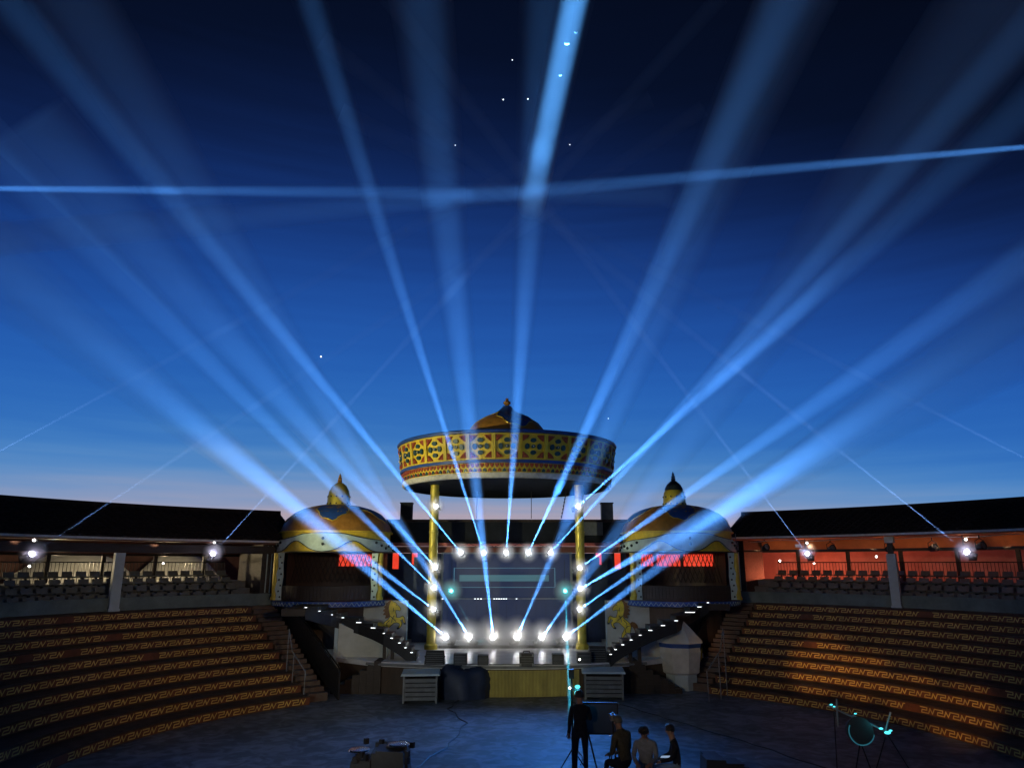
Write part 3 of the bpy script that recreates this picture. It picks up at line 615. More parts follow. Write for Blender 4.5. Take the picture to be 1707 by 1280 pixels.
# ------------------------------------------------------------------ side pavilions
def arc_box(mb, c, r, a0, a1, z0, z1, th, n=10, m=0):
    mb.sweep([(r, z0), (r, z1), (r+th, z1), (r+th, z0)], [a0+(a1-a0)*k/n for k in range(n+1)], c, 1, m)
def pavilion(s):
    cx, cy = s*7.85, 34.0; c = (cx, cy); 
    t = thing('domed_pavilion', ['round pavilion with gold dome, bright gold lantern on top', 'round pavilion whose lantern has a dark cap over gold'][s > 0], 'pavilion', (cx, cy, 3.05), group='domed pavilions either side of the stage')
    prof = [(2.68, 5.92), (2.66, 6.02), (2.55, 6.3), (2.36, 6.58), (2.05, 6.84), (1.62, 7.04), (1.15, 7.16), (.7, 7.22), (.5, 7.25)]
    m = MB(); m.lathe(prof, 56, c); dm = m.build('dome', [gold_brown], t)
    sh, e = cap_patch(prof, c, 5, .015, 6.42, .76, shift=.1*s); sh.build('blue_cap', [blue_paint], dm); e.build('gold_scroll', [gold], dm)
    LP = [(.56, 7.24), (.54, 7.6), (.5, 7.84), (.40, 7.96)] if s > 0 else [(.56, 7.24), (.55, 7.6), (.48, 7.9), (.34, 8.14), (.18, 8.26)]
    m = MB(); m.lathe(LP, 24, c); la = m.build('lantern', [gold], dm)
    if s > 0: m = MB(); m.lathe([(.46, 7.94), (.43, 8.04), (.34, 8.2), (.2, 8.32), (.1, 8.36)], 24, c); m.build('lantern_cap', [stud_mat], dm)
    m = MB(); z = 8.24 if s < 0 else 8.34
    m.lathe([(.2, z), (.1, z+.05), (.12, z+.12), (.09, z+.17), (.10, z+.25), (.06, z+.3), (.07, z+.36), (.03, z+.42), (0, z+.5)], 14, c); m.build('finial', [gold_brown if s < 0 else stud_mat], dm)
    m = MB()
    for k in range(12):
        a = k*math.pi/6
        for zz, rr in ((7.3, .56), (7.62, .54)): m.ball((cx+rr*math.sin(a), cy+rr*math.cos(a), zz), .045, 6, 4)
    m.build('lantern_studs', [stud_mat], la)
    a0, a1 = math.pi/2+.12, 3*math.pi/2-.12  # the front half (towards the arena) is open
    m = MB(); m.lathe([(2.60, 5.10), (2.60, 5.93), (2.72, 5.93), (2.72, 5.99), (2.3, 5.99)], 56, c); m.build('drum', [yellow], t)
    # pale cloud valance: a band whose lower and upper edges wave
    A = frange(-1.55, 1.55, .05); vs = []
    for a in A:
        u = abs(a)/1.55; up = 5.86-.42*max(0, (u-.25)/.75)**.8 + .03*math.cos(a*5); lo = 5.10+.46*math.exp(-((u-.33)/.16)**2) if u > .02 else 5.10
        lo = min(lo, up-.1)
        for z in (lo, up):
            for d in (0, .06): r = 2.62+d+.12*u*u; vs.append((cx+r*math.sin(a), cy-r*math.cos(a), z))
    fs = []
    for i in range(len(A)-1):
        b0, b1 = i*4, (i+1)*4
        fs += [(b0+1, b1+1, b1+3, b0+3), (b0, b0+1, b1+1, b1), (b0+2, b1+2, b1+3, b0+3)]
    m = MB(); m.add(vs, fs); va = m.build('cloud_valance', [pale_teal], t)
    for j in (0, 1):
        m = MB(); m.tube([(Vector(vs[i*4+1+2*j])+Vector((0, -.01, 0))) for i in range(len(A))], .02, 5); m.build('valance_outline', [stud_mat], va)
    m = MB()
    for a, z in [(-1.5, 5.2), (-1.42, 5.32), (-1.3, 5.36), (-1.2, 5.27), (-1.08, 5.38), (-.95, 5.5), (0, 5.66), (0, 5.42), (1.5, 5.2), (1.42, 5.32), (1.3, 5.36), (1.2, 5.27), (1.08, 5.38), (.95, 5.5)]:
        r = 2.72+.12*(a/1.55)**2; m.ball((cx+r*math.sin(a), cy-r*math.cos(a), z), .065, 8, 5)
    m.build('valance_studs', [stud_mat], va)
    m = MB()
    for a in (-1.5, -1.36, -1.22, -1.0, 1.0, 1.22, 1.36, 1.5):
        r = 2.70; b_ = Vector((cx+r*math.sin(a), cy-r*math.cos(a), 5.38+.25*(1.5-abs(a)))); m.ball(b_, .13, 8, 5, 0, (1, .3, .8))
    m.build('valance_scroll', [pale_teal], va)
    m = MB(); m.lathe([(2.58, 5.09), (2.76, 5.06), (2.76, 5.10), (2.6, 5.12)], 56, c); m.build('valance_rim', [dark_wood], t)
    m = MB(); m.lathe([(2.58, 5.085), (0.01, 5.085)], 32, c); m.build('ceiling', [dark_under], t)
    m = MB(); m.lathe([(0.01, 3.06), (2.75, 3.06), (2.75, 2.80), (0.01, 2.80)], 48, c); m.build('floor', [dark_wood], t)
    m = MB(); m.lathe([(2.752, 3.05), (2.80, 3.04), (2.80, 2.83), (2.752, 2.82)], 64, c); bb = m.build('blue_band', [blue_paint], t)
    m = MB(); nW = 72
    for k in range(nW):
        a = 2*math.pi*k/nW; m.tube([(cx+2.806*math.sin(a+w_), cy-2.806*math.cos(a+w_), z) for w_, z in ((-.04, 2.86), (0, 3.0), (.04, 2.86))], .012, 4)
    m.build('band_pattern', [pale_teal], bb)
    # wooden parapet of upright boards, lattice above, glowing panels standing in for a red-lit wall behind
    nb = 44
    proto = None
    for k in range(nb):
        a = -1.42+2.84*k/(nb-1)
        if proto is None:
            m = MB(); m.box((0, 0, 0), (.155, .03, .56)); proto = m.build('parapet_board', [dark_wood], t, smooth=False, local=True); o = proto
        else: o = proto.copy(); C.objects.link(o)
        o.location = (2.5*math.sin(a), -2.5*math.cos(a), .31); o.rotation_euler = (0, 0, a); o.matrix_parent_inverse = Matrix()
    m = MB(); m.tube([(cx+2.48*math.sin(a), cy-2.48*math.cos(a), 3.66) for a in frange(-1.42, 1.42, .1)], .03, 6); m.build('parapet_rail', [dark_wood], t)
    m = MB(); nl = 26
    for k in range(nl+4):
        for dr in (-1, 1):
            aa = [-1.35+2.7*(k-2+dr*q*2.4)/(nl-1) for q in (0, .33, .66, 1)]
            if min(aa) < -1.36 or max(aa) > 1.36: continue
            m.tube([(cx+2.3*math.sin(a), cy+2.3*math.cos(a), 3.72+1.34*q) for a, q in zip(aa, (0, .33, .66, 1))], .022, 4)
    m.build('lattice', [dark_wood], t)
    m = MB(); m.lathe([(2.5, 3.06), (2.5, 5.08)], 36, c, 0, -1.4, 1.4); m.build('rear_wall', [wood_dark], t)
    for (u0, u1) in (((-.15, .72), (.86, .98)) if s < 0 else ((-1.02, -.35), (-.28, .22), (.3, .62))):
        m = MB(); arc_box(m, c, 2.44, u0*(1 if s < 0 else -1), u1*(1 if s < 0 else -1), 4.48, 5.04, .02, 8); m.build('red_glow_panel', [red_glow], t)
    # studded edge boards and gold pillars
    for q in (-1, 1):
        a = q*.98*1.0; bx, by = cx+2.62*math.sin(a), cy-2.62*math.cos(a)
        L = [(-.11, 0), (.15, 0), (.12, .2), (.2, .45), (.13, .8), (.18, 1.1), (.10, 1.4), (.14, 1.75), (.16, 2.0), (-.13, 2.0), (-.11, 1.5), (-.15, 1.0), (-.10, .5)]
        f = lambda x, y, z: Vector((bx+x*1.0, by+y, 3.07+z))
        m = MB(); plate(m, [(x*q, z) for x, z in L], .03, .06, f); bd = m.build('studded_board', [pale_teal], t, smooth=False)
        for k in range(8): m = MB(); m.ball((bx+.04*(-1)**k, by-.04, 3.2+.24*k), .045, 8, 5); m.build('stud', [stud_mat], bd)
        gx = bx+q*.27 if q*s > 0 else bx-q*.02+q*.24
        m = MB(); m.lathe([(.15, 3.07), (.15, 5.05)], 16, (gx, by+.22)); m.build('gold_pillar', [gold], t)
        m = MB(); m.lathe([(.2, 3.062), (.2, 3.15), (.16, 3.22)], 16, (gx, by+.22)); m.build('pillar_base', [gold], t)
    t.scale = (.94, .94, 1)
    # dark structure under the floor
    m = MB(); m.lathe([(1.9, 0), (1.9, 2.8)], 24, c); m.build('under_wall', [wood_dark], t)
    return t
pavilion(-1); pavilion(1)

# ------------------------------------------------------------------ stairs from the pavilions down to the stage
def stage_stair(s, pts, word):
    zt, zb = 3.02, 1.22; n = len(pts)
    Q = []
    for i, (px, py) in enumerate(pts): Q.append(at_z(px, py, zt+(zb-zt)*i/(n-1)))
    t = thing('curved_stair', f'curved dark stair with lit step edges down to the stage, {word}', 'staircase', tuple(Vector((Q[n//2].x, Q[n//2].y, zs))), group='curved stairs at the stage sides')
    back = Vector((-s*.22, 1.15, 0))
    for i in range(n-1):
        a, b_ = Q[i], Q[i+1]; z = a.z
        bk0, bk1 = Vector((0, 1.0, 0)), Vector((0, 1.0, 0))
        lo = [Vector((a.x, a.y, z-.22)), Vector((b_.x, b_.y, z-.22)), Vector((b_.x, b_.y, z-.22))+bk1, Vector((a.x, a.y, z-.22))+bk0]
        hi = [v+Vector((0, 0, .22)) for v in lo]
        if s > 0: lo, hi = lo[::-1], hi[::-1]
        m = MB(); m.hull(lo, hi); stp = m.build('stair_tread', [black_mat], t, smooth=False)
        c_ = Q[i]; w_ = max(.08, abs(a.x-b_.x)*(.24+.12*((i*7) % 3)/2)); m = MB(); m.box((c_.x, c_.y-.01, z+.008), (w_, .03, .016), .25*math.sin(i*2.3)); m.build('edge_light', [led_white], stp, smooth=False)
    m = MB()
    for i in range(n-1):
        a, b_ = Q[i]+Vector((0, -.03, 0)), Q[i+1]+Vector((0, -.03, 0))
        lo = [a-Vector((0, 0, .42)), b_-Vector((0, 0, .42)), b_-Vector((0, -.06, .42)), a-Vector((0, -.06, .42))]
        hi = [a-Vector((0, 0, .03)), b_-Vector((0, 0, .03)), b_-Vector((0, -.06, .03)), a-Vector((0, -.06, .03))]
        m.hull(lo, hi)
    m.build('stringer', [black_mat], t, smooth=False)
    for k in (n//2, n//2+1):
        q = Q[k]; m = MB(); m.box((q.x, q.y+.3, (q.z-.3)/2), (.12, .12, q.z-.3)); m.build('support_post', [dark_wood], t, smooth=False)
    m = MB(); q = Q[1]; e = Vector((s*4.9, 33.1, 3.0))
    m.hull([Q[0]-Vector((0, 0, .3)), Q[0]+Vector((s*.9, 0, -.3)), Vector((s*8.6, 32.0, 2.72)), Vector((Q[0].x, 32.0, 2.72))][::s], [Q[0]-Vector((0, 0, .05)), Q[0]+Vector((s*.9, 0, -.05)), Vector((s*8.6, 32.0, 2.97)), Vector((Q[0].x, 32.0, 2.97))][::s])
    m.build('landing', [dark_wood], t, smooth=False)
    return Q
LP = [(510, 1012), (532, 1018), (553, 1024), (570, 1029), (598, 1037), (622, 1046), (640, 1055), (653, 1063), (666, 1071), (676, 1079), (686, 1087), (694, 1095)]
stage_stair(-1, LP, 'by the gold lantern pavilion')
RP = [(1180, 1004), (1166, 1011), (1150, 1020), (1127, 1034), (1105, 1042), (1084, 1050), (1067, 1058), (1052, 1066), (1038, 1074), (1026, 1082), (1018, 1090), (1012, 1097)]
stage_stair(1, RP, 'by the small white tent')
# wing walls and the small stair up from the arena on each side
for s in (-1, 1):
    w_ = thing('wing_wall', ['pale blue edged wing wall above the dark arena steps', 'pale blue edged wing wall behind the small white tent'][s > 0], 'wall', (s*6.5, 29, 0), group='wing walls below the curved stairs')
    y0 = 29.6
    m = MB(); m.hull([(s*6.55, y0, 0), (s*4.6, y0, 0), (s*4.6, y0+.2, 0), (s*6.55, y0+.2, 0)][::-s], [(s*6.55, y0, 2.35), (s*4.6, y0, 1.5), (s*4.6, y0+.2, 1.5), (s*6.55, y0+.2, 2.35)][::-s]); m.build('wall_body', [render_white], w_, smooth=False)
    m = MB(); m.box((s*6.62, y0+.08, 1.2), (.14, .26, 2.4)); m.build('corner_strip', [pillar_mat], w_, smooth=False)
    t = thing('arena_steps', ['dark steps climbing from the arena to the stage, cabinet side', 'dark steps climbing from the arena to the stage, white tent side'][s > 0], 'steps', (s*6, 28.8, 0), group='dark steps up to the stage')
    for k in range(7):
        x = s*(6.3-.26*k); z = .16*(k+1); m = MB(); m.box((x-s*.0, 28.75, z/2), (.255, 1.1, z)); m.build('step', [dark_wood], t, smooth=False)
# slender reeds / rail beside the stand stair
for s, word in ((-1, 'foot of the stair under the gold lantern pavilion'), (1, 'behind the small white tent')):
    t = thing('open_handrail', f'thin bent metal handrail, {word}', 'handrail', (s*7.6, 27.5, 0), group='thin handrails at the arena corners')
    pts = [(s*7.9, 27.6, 2.3), (s*7.6, 27.1, 1.6), (s*6.9, 26.4, 1.0), (s*6.9, 26.35, .05)]
    m = MB(); m.tube(pts, .022, 6); m.build('rail', [slat_grey], t)
    m = MB(); m.tube([(s*7.9, 27.6, 2.3), (s*7.9, 27.6, .02)], .02, 6); m.build('post', [slat_grey], t)
    m = MB(); m.tube([(s*7.5, 27.0, 1.5), (s*7.5, 27.0, .02)], .02, 6); m.build('post', [slat_grey], t)

# ------------------------------------------------------------------ equipment on the stage edge
def put(px, py, z): return at_z(px, py, z)
def wedge(px0, px1, py, h, label, kind='wedge', rzz=0):
    a, b_ = put(px0, py, zs), put(px1, py, zs); w_ = (b_-a).length; c_ = (a+b_)/2
    t = thing({'wedge': 'stage_monitor', 'case': 'equipment_case', 'box': 'speaker_box'}[kind], label, {'wedge': 'speaker', 'case': 'case', 'box': 'speaker'}[kind], (c_.x, c_.y+.2, zs), rzz, group='black speakers along the stage edge')
    d = .45
    m = MB()
    if kind == 'wedge':
        m.hull([(-w_/2, -.2, .003), (w_/2, -.2, .003), (w_/2, d-.2, .003), (-w_/2, d-.2, .003)], [(-w_/2*.88, -.02, h), (w_/2*.88, -.02, h), (w_/2*.88, d-.26, h*.92), (-w_/2*.88, d-.26, h*.92)])
    else:
        m.box((0, 0, h/2+.004), (w_, d, h))
    m.build('cabinet', [black_mat], t, local=True, smooth=False)
    m = MB()
    for k in range(6):
        if kind == 'wedge': f0 = .1+.14*k; m.tube([(-w_*.40, -.2+.18*f0-.012, h*f0), (w_*.40, -.2+.18*f0-.012, h*f0)], .006, 4)
        else: m.tube([(-w_*.42, -.232, h*(.15+.13*k)), (w_*.42, -.232, h*(.15+.13*k))], .006, 4)
    m.build('grille', [slat_grey], t, local=True)
    if kind == 'case':
        m = MB(); m.tube([(-.12, 0, h), (-.1, 0, h+.07), (.1, 0, h+.07), (.12, 0, h)], .018, 6); m.build('handle', [rail_mat], t, local=True)
        for x in (-1, 1):
            for z in (.06, h-.05): m = MB(); m.box((x*(w_/2-.03), -.235, z), (.07, .02, .09)); m.build('corner_plate', [slat_grey], t, local=True, smooth=False)
    else:
        m = MB()
        for x in (-1, 1): m.box((x*(w_/2*.97), .0, h*.55), (.03, .14, .05))
        m.build('side_handle', [rail_mat], t, local=True, smooth=False)
wedge(707, 741, 1107, .47, 'widest black wedge monitor at the gold lantern end of the stage edge')
wedge(756, 778, 1108, .38, 'middle sized black monitor, second along the stage edge', 'box')
wedge(796, 814, 1108, .32, 'small black monitor nearest the stage centre', 'box')
wedge(866, 890, 1110, .42, 'black flight case with a carry handle at the stage centre', 'case')
wedge(921, 940, 1107, .34, 'small black monitor between the flight case and the corner speakers', 'box')
wedge(963, 986, 1105, .36, 'low black box with a tiny light beside the corner speaker', 'box')
wedge(982, 1013, 1103, .55, 'tall black wedge speaker at the foot of the white tent side stair')
p = put(966, 1098, zs+.2); tag(MB().ball(p+Vector((0, -.05, 0)), .03).build('indicator_lamp', [small_white]), 'tiny white indicator light on the low black box', 'light')
for i, (x0, x1) in enumerate(((742, 770), (815, 866), (891, 925))):
    a, b_ = put(x0, 1107, zs+.01), put(x1, 1107, zs+.01)
    pts = [a.lerp(b_, k/8)+Vector((0, .06*math.sin(k*1.7), .012)) for k in range(9)]
    tag(MB().tube(pts, .012, 5).build('stage_cable', [black_mat]), ['loose black cable beside the widest monitor', 'loose black cable running to the flight case', 'loose black cable beyond the flight case'][i], 'cable')
# louvred cabinets in front of the stage
def cabinet(px0, px1, pyb, ztop, label, s):
    a, b_ = put(px0, pyb, 0), put(px1, pyb, 0); w_ = (b_-a).length*.96; c_ = (a+b_)/2; d = .9
    t = thing('louvred_cabinet', label, 'cabinet', (c_.x, c_.y+d/2, 0), -s*.06, group='grey louvred cabinets before the stage')
    m = MB(); m.box((0, d/2-.03, ztop/2), (w_, .05, ztop)); m.box((-w_/2+.025, 0, ztop/2), (.05, d-.12, ztop)); m.box((w_/2-.025, 0, ztop/2), (.05, d-.12, ztop)); m.build('body', [black_mat], t, local=True, smooth=False)
    m = MB(); m.hull([(-w_/2-.08, -d/2-.08, ztop+.003), (w_/2+.08, -d/2-.08, ztop+.003), (w_/2+.08, d/2+.03, ztop+.003), (-w_/2-.08, d/2+.03, ztop+.003)], [(-w_/2-.05, -d/2-.05, ztop+.07), (w_/2+.05, -d/2-.05, ztop+.07), (w_/2+.05, d/2, ztop+.12), (-w_/2-.05, d/2, ztop+.12)]); m.build('lid', [pillar_mat], t, local=True, smooth=False)
    M = Matrix.Rotation(R(52), 3, 'X')
    for k in range(5):
        m = MB(); m.box((0, -d/2+.05, .10+k*(ztop-.16)/5+.04), (w_-.12, .12, .03), M); m.build('louvre', [slat_grey], t, local=True, smooth=False)
    for x in (-1, 1):
        m = MB(); m.box((x*(w_/2-.03), -d/2+.04, ztop/2), (.06, .06, ztop)); m.build('corner_post', [slat_grey], t, local=True, smooth=False)
cabinet(668, 728, 1172, .88, 'grey louvred cabinet with pale lid near the dark tarpaulin heap', -1)
cabinet(975, 1043, 1166, .86, 'grey louvred cabinet with pale lid near the small white tent', 1)
# tarpaulin covered heap
m = MB(); c_ = put(770, 1168, 0); rnd = random.Random(8); nn, kk = 28, 10; vs = []
for i in range(kk+1):
    f = i/kk
    for j in range(nn):
        a = 2*math.pi*j/nn; rr = (1-.45*f**2.2)*(1+.07*math.sin(3*a+f*3)+.05*math.sin(7*a)+rnd.uniform(-.02, .02)); 
        vs.append((c_.x+1.0*rr*math.cos(a)*(1 if f < 1 else .0), c_.y+.75+.6*rr*math.sin(a)*(1 if f < 1 else .0), .005+1.02*math.sin(f*math.pi/2)*(1+.10*math.sin(a*2+1))))
m.add(vs, [(i*nn+j, i*nn+(j+1) % nn, (i+1)*nn+(j+1) % nn, (i+1)*nn+j) for i in range(kk) for j in range(nn)])
tag(m.build('covered_heap', [tarp]), 'rounded heap under a dark blue tarpaulin against the slatted stage front', 'tarpaulin')
# small white tent kiosk
c_ = put(1140, 1152, 0)+Vector((.1, .7, 0)); t = thing('small_white_tent', 'small white pointed tent with a blue band at the foot of the stand', 'tent', tuple(c_), R(10))
m = MB(); m.lathe([(.62, .55), (.72, .62), (.82, 1.35), (.80, 1.52)], 8); m.build('tent_wall', [canvas], t, local=True, smooth=False)
m = MB(); m.lathe([(.60, 0), (.62, .60)], 8); m.build('base_drum', [pillar_mat], t, local=True, smooth=False)
m = MB(); m.lathe([(.83, 1.52), (.85, 1.68), (.83, 1.69)], 8); m.build('blue_band', [blue_paint], t, local=True, smooth=False)
m = MB(); m.lathe([(.92, 1.68), (.90, 1.74), (.5, 2.15), (.14, 2.5), (.0, 2.56)], 8); m.build('tent_roof', [canvas], t, local=True, smooth=False)
m = MB()
for k in range(9): x = -.62+.02*k; m.tube([(.75, -.35+.06*k, 1.5-.08*k), (.72, -.35+.06*k, 1.1-.05*k)], .012, 4)
m.build('guy_lines', [gold], t, local=True)
# ladder-like scaffold beside the right pavilion
t = thing('scaffold_tower', 'thin pale scaffold frame by the dark capped pavilion', 'scaffold', (10.15, 33.2, 3.2))
for x in (9.95, 10.35):
    m = MB(); m.tube([(x, 33.2, 3.2), (x, 33.2, 5.9)], .02, 6); m.build('upright', [slat_grey], t)
for k in range(11):
    m = MB(); m.tube([(9.95, 33.2, 3.35+k*.24), (10.35, 33.2, 3.35+k*.24)], .014, 5); m.build('rung', [slat_grey], t)


# ------------------------------------------------------------------ stage lamps, their beams in the smoke
smoke_thin = smoke('thin_smoke', .12, .2); smoke_thin.cycles.volume_sampling = 'EQUIANGULAR'
BLUE = (.085, .34, 1.0)
def beam(src, dst, half, bright, label, ext=1.0, lin=1.0, q=8.0, col=BLUE, group='light beams in the smoke'):
    """a lamp throws a narrow cone of light into a lane of stage smoke; brightness comes from the lamp alone"""
    d = dst-src; L = d.length*ext; d.normalize(); th = math.tan(half)
    ld = bpy.data.lights.new('beam_lamp', 'SPOT'); ld.energy = 80000*bright/math.degrees(half); ld.color = col
    ld.spot_size = 2*half; ld.spot_blend = 1.0; ld.shadow_soft_size = .004
    ld.use_nodes = True; t = ld.node_tree; e = t.nodes['Emission']; f = t.nodes.new('ShaderNodeLightFalloff'); f.inputs['Strength'].default_value = 1.0
    a = t.nodes.new('ShaderNodeMath'); a.operation = 'MULTIPLY_ADD'; a.inputs[1].default_value = lin; a.inputs[2].default_value = 0
    a2 = t.nodes.new('ShaderNodeMath'); a2.operation = 'MULTIPLY'; a2.inputs[1].default_value = q
    a3 = t.nodes.new('ShaderNodeMath'); a3.operation = 'ADD'
    t.links.new(f.outputs['Linear'], a.inputs[0]); t.links.new(f.outputs['Quadratic'], a2.inputs[0]); t.links.new(a.outputs[0], a3.inputs[0]); t.links.new(a2.outputs[0], a3.inputs[1])
    t.links.new(a3.outputs[0], e.inputs['Strength'])
    lo = bpy.data.objects.new('beam_lamp', ld); C.objects.link(lo); lo.location = src; lo.rotation_euler = (-d).to_track_quat('Z', 'Y').to_euler()
    m = MB(); n = 20; Q = d.to_track_quat('Z', 'Y'); vs = []
    for z, r in ((.04, .03+.04*th), (L, L*th*1.04+.03)):
        vs += [Q @ Vector((r*math.cos(2*math.pi*k/n), r*math.sin(2*math.pi*k/n), z)) for k in range(n)]
    m.add(vs, [(k, (k+1) % n, n+(k+1) % n, n+k) for k in range(n)]+[tuple(range(n))[::-1], tuple(range(n, 2*n))])
    o = m.build('light_beam', [smoke_thin], smooth=False); o.location = src
    tag(o, label, 'light beam', group)
    return lo
def tilt(src, px, py, k):
    """the point on the sight line through the picture's (px, py) where the beam has climbed k metres per metre travelled towards the seats"""
    d = ray(px, py); e = Vector((0, 0, EYE)); t = (src.z+k*src.y-e.z)/(d.z+k*d.y); return e+d*t
def halfw(src, dst, wpx): D = -(CM.transposed() @ (dst-Vector((0, 0, EYE)))).z; return max(R(.22), math.atan(wpx*.5*D/FPX/(dst-src).length)*1.65)
halo_mat = smoke('bloom_haze', 5.0, .0, True); halo_mat.cycles.volume_sampling = 'EQUIANGULAR'  # haze balls added round the lamps in place of lens bloom
def halo(p, r, power, col, label='added haze ball imitating bloom round a stage lamp'):
    ld = bpy.data.lights.new('lamp_light', 'POINT'); ld.energy = power; ld.color = col; ld.shadow_soft_size = .05
    lo = bpy.data.objects.new('lamp_light', ld); C.objects.link(lo); lo.location = p
    m = MB(); m.ball((0, 0, 0), .99, 20, 12); o = m.build('bloom_haze', [halo_mat]); o.location = p; o.scale = (r, r, r)
    tag(o, kind='stuff')
def make_head(lens_mat, sc):
    t = thing('moving_head_lamp', '', 'stage lamp', (0, 0, 0))
    # points along local +Z (beam direction); base hangs at -Z
    m = MB(); m.hull([(-.13*sc, -.12*sc, -.42*sc), (.13*sc, -.12*sc, -.42*sc), (.13*sc, .12*sc, -.42*sc), (-.13*sc, .12*sc, -.42*sc)], [(-.1*sc, -.1*sc, -.34*sc), (.1*sc, -.1*sc, -.34*sc), (.1*sc, .1*sc, -.34*sc), (-.1*sc, .1*sc, -.34*sc)]); m.build('base', [black_mat], t, smooth=False)
    m = MB()
    for x in (-1, 1): m.box((x*.125*sc, 0, -.22*sc), (.03*sc, .1*sc, .28*sc))
    m.build('yoke', [black_mat], t, smooth=False)
    m = MB(); m.lathe([(.0, -.3*sc), (.08*sc, -.29*sc), (.1*sc, -.2*sc), (.1*sc, -.03*sc), (.085*sc, -.03*sc)], 16); m.build('lamp_head', [black_mat], t)
    m = MB(); m.lathe([(.088*sc, -.04*sc), (.085*sc, -.005*sc), (.05*sc, .02*sc), (0, .028*sc)], 16); m.build('lens', [lens_mat], t)
    note_kids(t); return t
PROTO = {}
def fixture(p, d, sc, lens_mat, label, group):
    key = (sc, lens_mat.name)
    if key not in PROTO: PROTO[key] = make_head(lens_mat, sc); o = PROTO[key]
    else: o = copy_tree(PROTO[key])
    o.location = p-d*.04; q = d.to_track_quat('Z', 'Y'); o.rotation_mode = 'QUATERNION'; o.rotation_quaternion = q
    return tag(o, label, 'stage lamp', group)
FL = []
G1 = 'floor lamps along the back of the stage'
for px, q_, k, w_, b_, ln, bn in (
    (742, (0, 425), .7, 60, 1.35, 'glaring floor lamp at the end nearest the gold lantern', 'wide blue beam leaving the frame low on the gold lantern side'),
    (781.5, (123, 0), 1.05, 75, .95, 'glaring floor lamp, second from the gold lantern end', 'broad soft blue beam rising to the upper corner over the gold lantern'),
    (822, (702, 0), 1.1, 62, 1.9, 'biggest glaring floor lamp left of the stage centre line', 'broad blue beam rising almost straight past the small top dome'),
    (862, (1325, 0), 1.1, 75, .85, 'glaring floor lamp just right of the stage centre line', 'broad soft beam leaning over the darker half of the round canopy'),
    (904, (1600, 100), .9, 105, .55, 'glaring floor lamp, second from the white tent end', 'very faint wide beam above the dark capped lantern'),
    (944, (1707, 490), .7, 60, .85, 'glaring floor lamp at the end nearest the white tent', 'blue beam crossing the dark capped pavilion low to the frame edge')):
    s0 = at_y(px, 1060, 32.3); e = tilt(s0, q_[0], q_[1], k); d = (e-s0).normalized()
    fixture(s0, d, 1.25, lens_white, ln, G1); s1 = s0+d*.05
    beam(s1, e, halfw(s1, e, w_), b_, bn, 1.25)
    hk = (.6, .9, 1.35, 1.15, .8, .65)[len(FL)]; halo(s0+d*.1+Vector((0, -.12, 0)), .85*hk**.35, 14*hk, (1, .93, .80)); FL.append(s0)
m = MB(); m.box((.0, 32.55, zs+.06), (5.8, .3, .1)); tag(m.build('lamp_plinth', [black_mat], smooth=False), 'long low black plinth under the floor lamps', 'plinth')
G2 = 'lamps hung from the bar under the stage roof'
for px, q_, k, w_, b_, ln, bn in (
    (768, (35, 25), .36, 46, 1.0, 'hanging lamp nearest the gold lantern end of the bar', 'bright narrow beam crossing the sky to the upper corner, gold lantern side'),
    (806, (516, 0), .36, 32, .95, 'hanging lamp second from the gold lantern end of the bar', 'narrow beam rising over the yellow half of the round canopy'),
    (844, (893, 250), .36, 38, .8, 'hanging lamp in the middle of the bar', 'upright blue beam rising past the small dome to the bright shaft'),
    (881, (1310, 0), .36, 60, 1.0, 'hanging lamp second from the white tent end of the bar', 'bright beam fanning up over the darker half of the round canopy'),
    (918, (1707, 53), .36, 50, .7, 'hanging lamp nearest the white tent end of the bar', 'upper of the two close beams spreading to the upper corner')):
    s0 = at_y(px, 920, 34.9); e = tilt(s0, q_[0], q_[1], k); d = (e-s0).normalized()
    fixture(s0, d, 1.0, lens_white, ln, G2); s1 = s0+d*.05
    beam(s1, e, halfw(s1, e, w_), b_, bn, 1.2)
    halo(s0+Vector((0, -.15, 0)), .55, 4, (.92, .93, 1))
zb = at_y(844, 911, 34.95).z; m = MB()
for dz in (0, .18): m.tube([(-2.6, 34.95, zb+dz), (2.6, 34.95, zb+dz)], .02, 6)
for k in range(14): m.tube([(-2.6+k*.4, 34.95, zb+(0 if k % 2 else .18)), (-2.6+(k+1)*.4 if k < 13 else 2.6, 34.95, zb+(.18 if k % 2 else 0))], .012, 5)
tag(m.build('lighting_bar', [rail_mat]), 'thin dark lattice bar carrying the hanging lamps', 'truss')
G3 = 'lamps clamped to the gold columns'
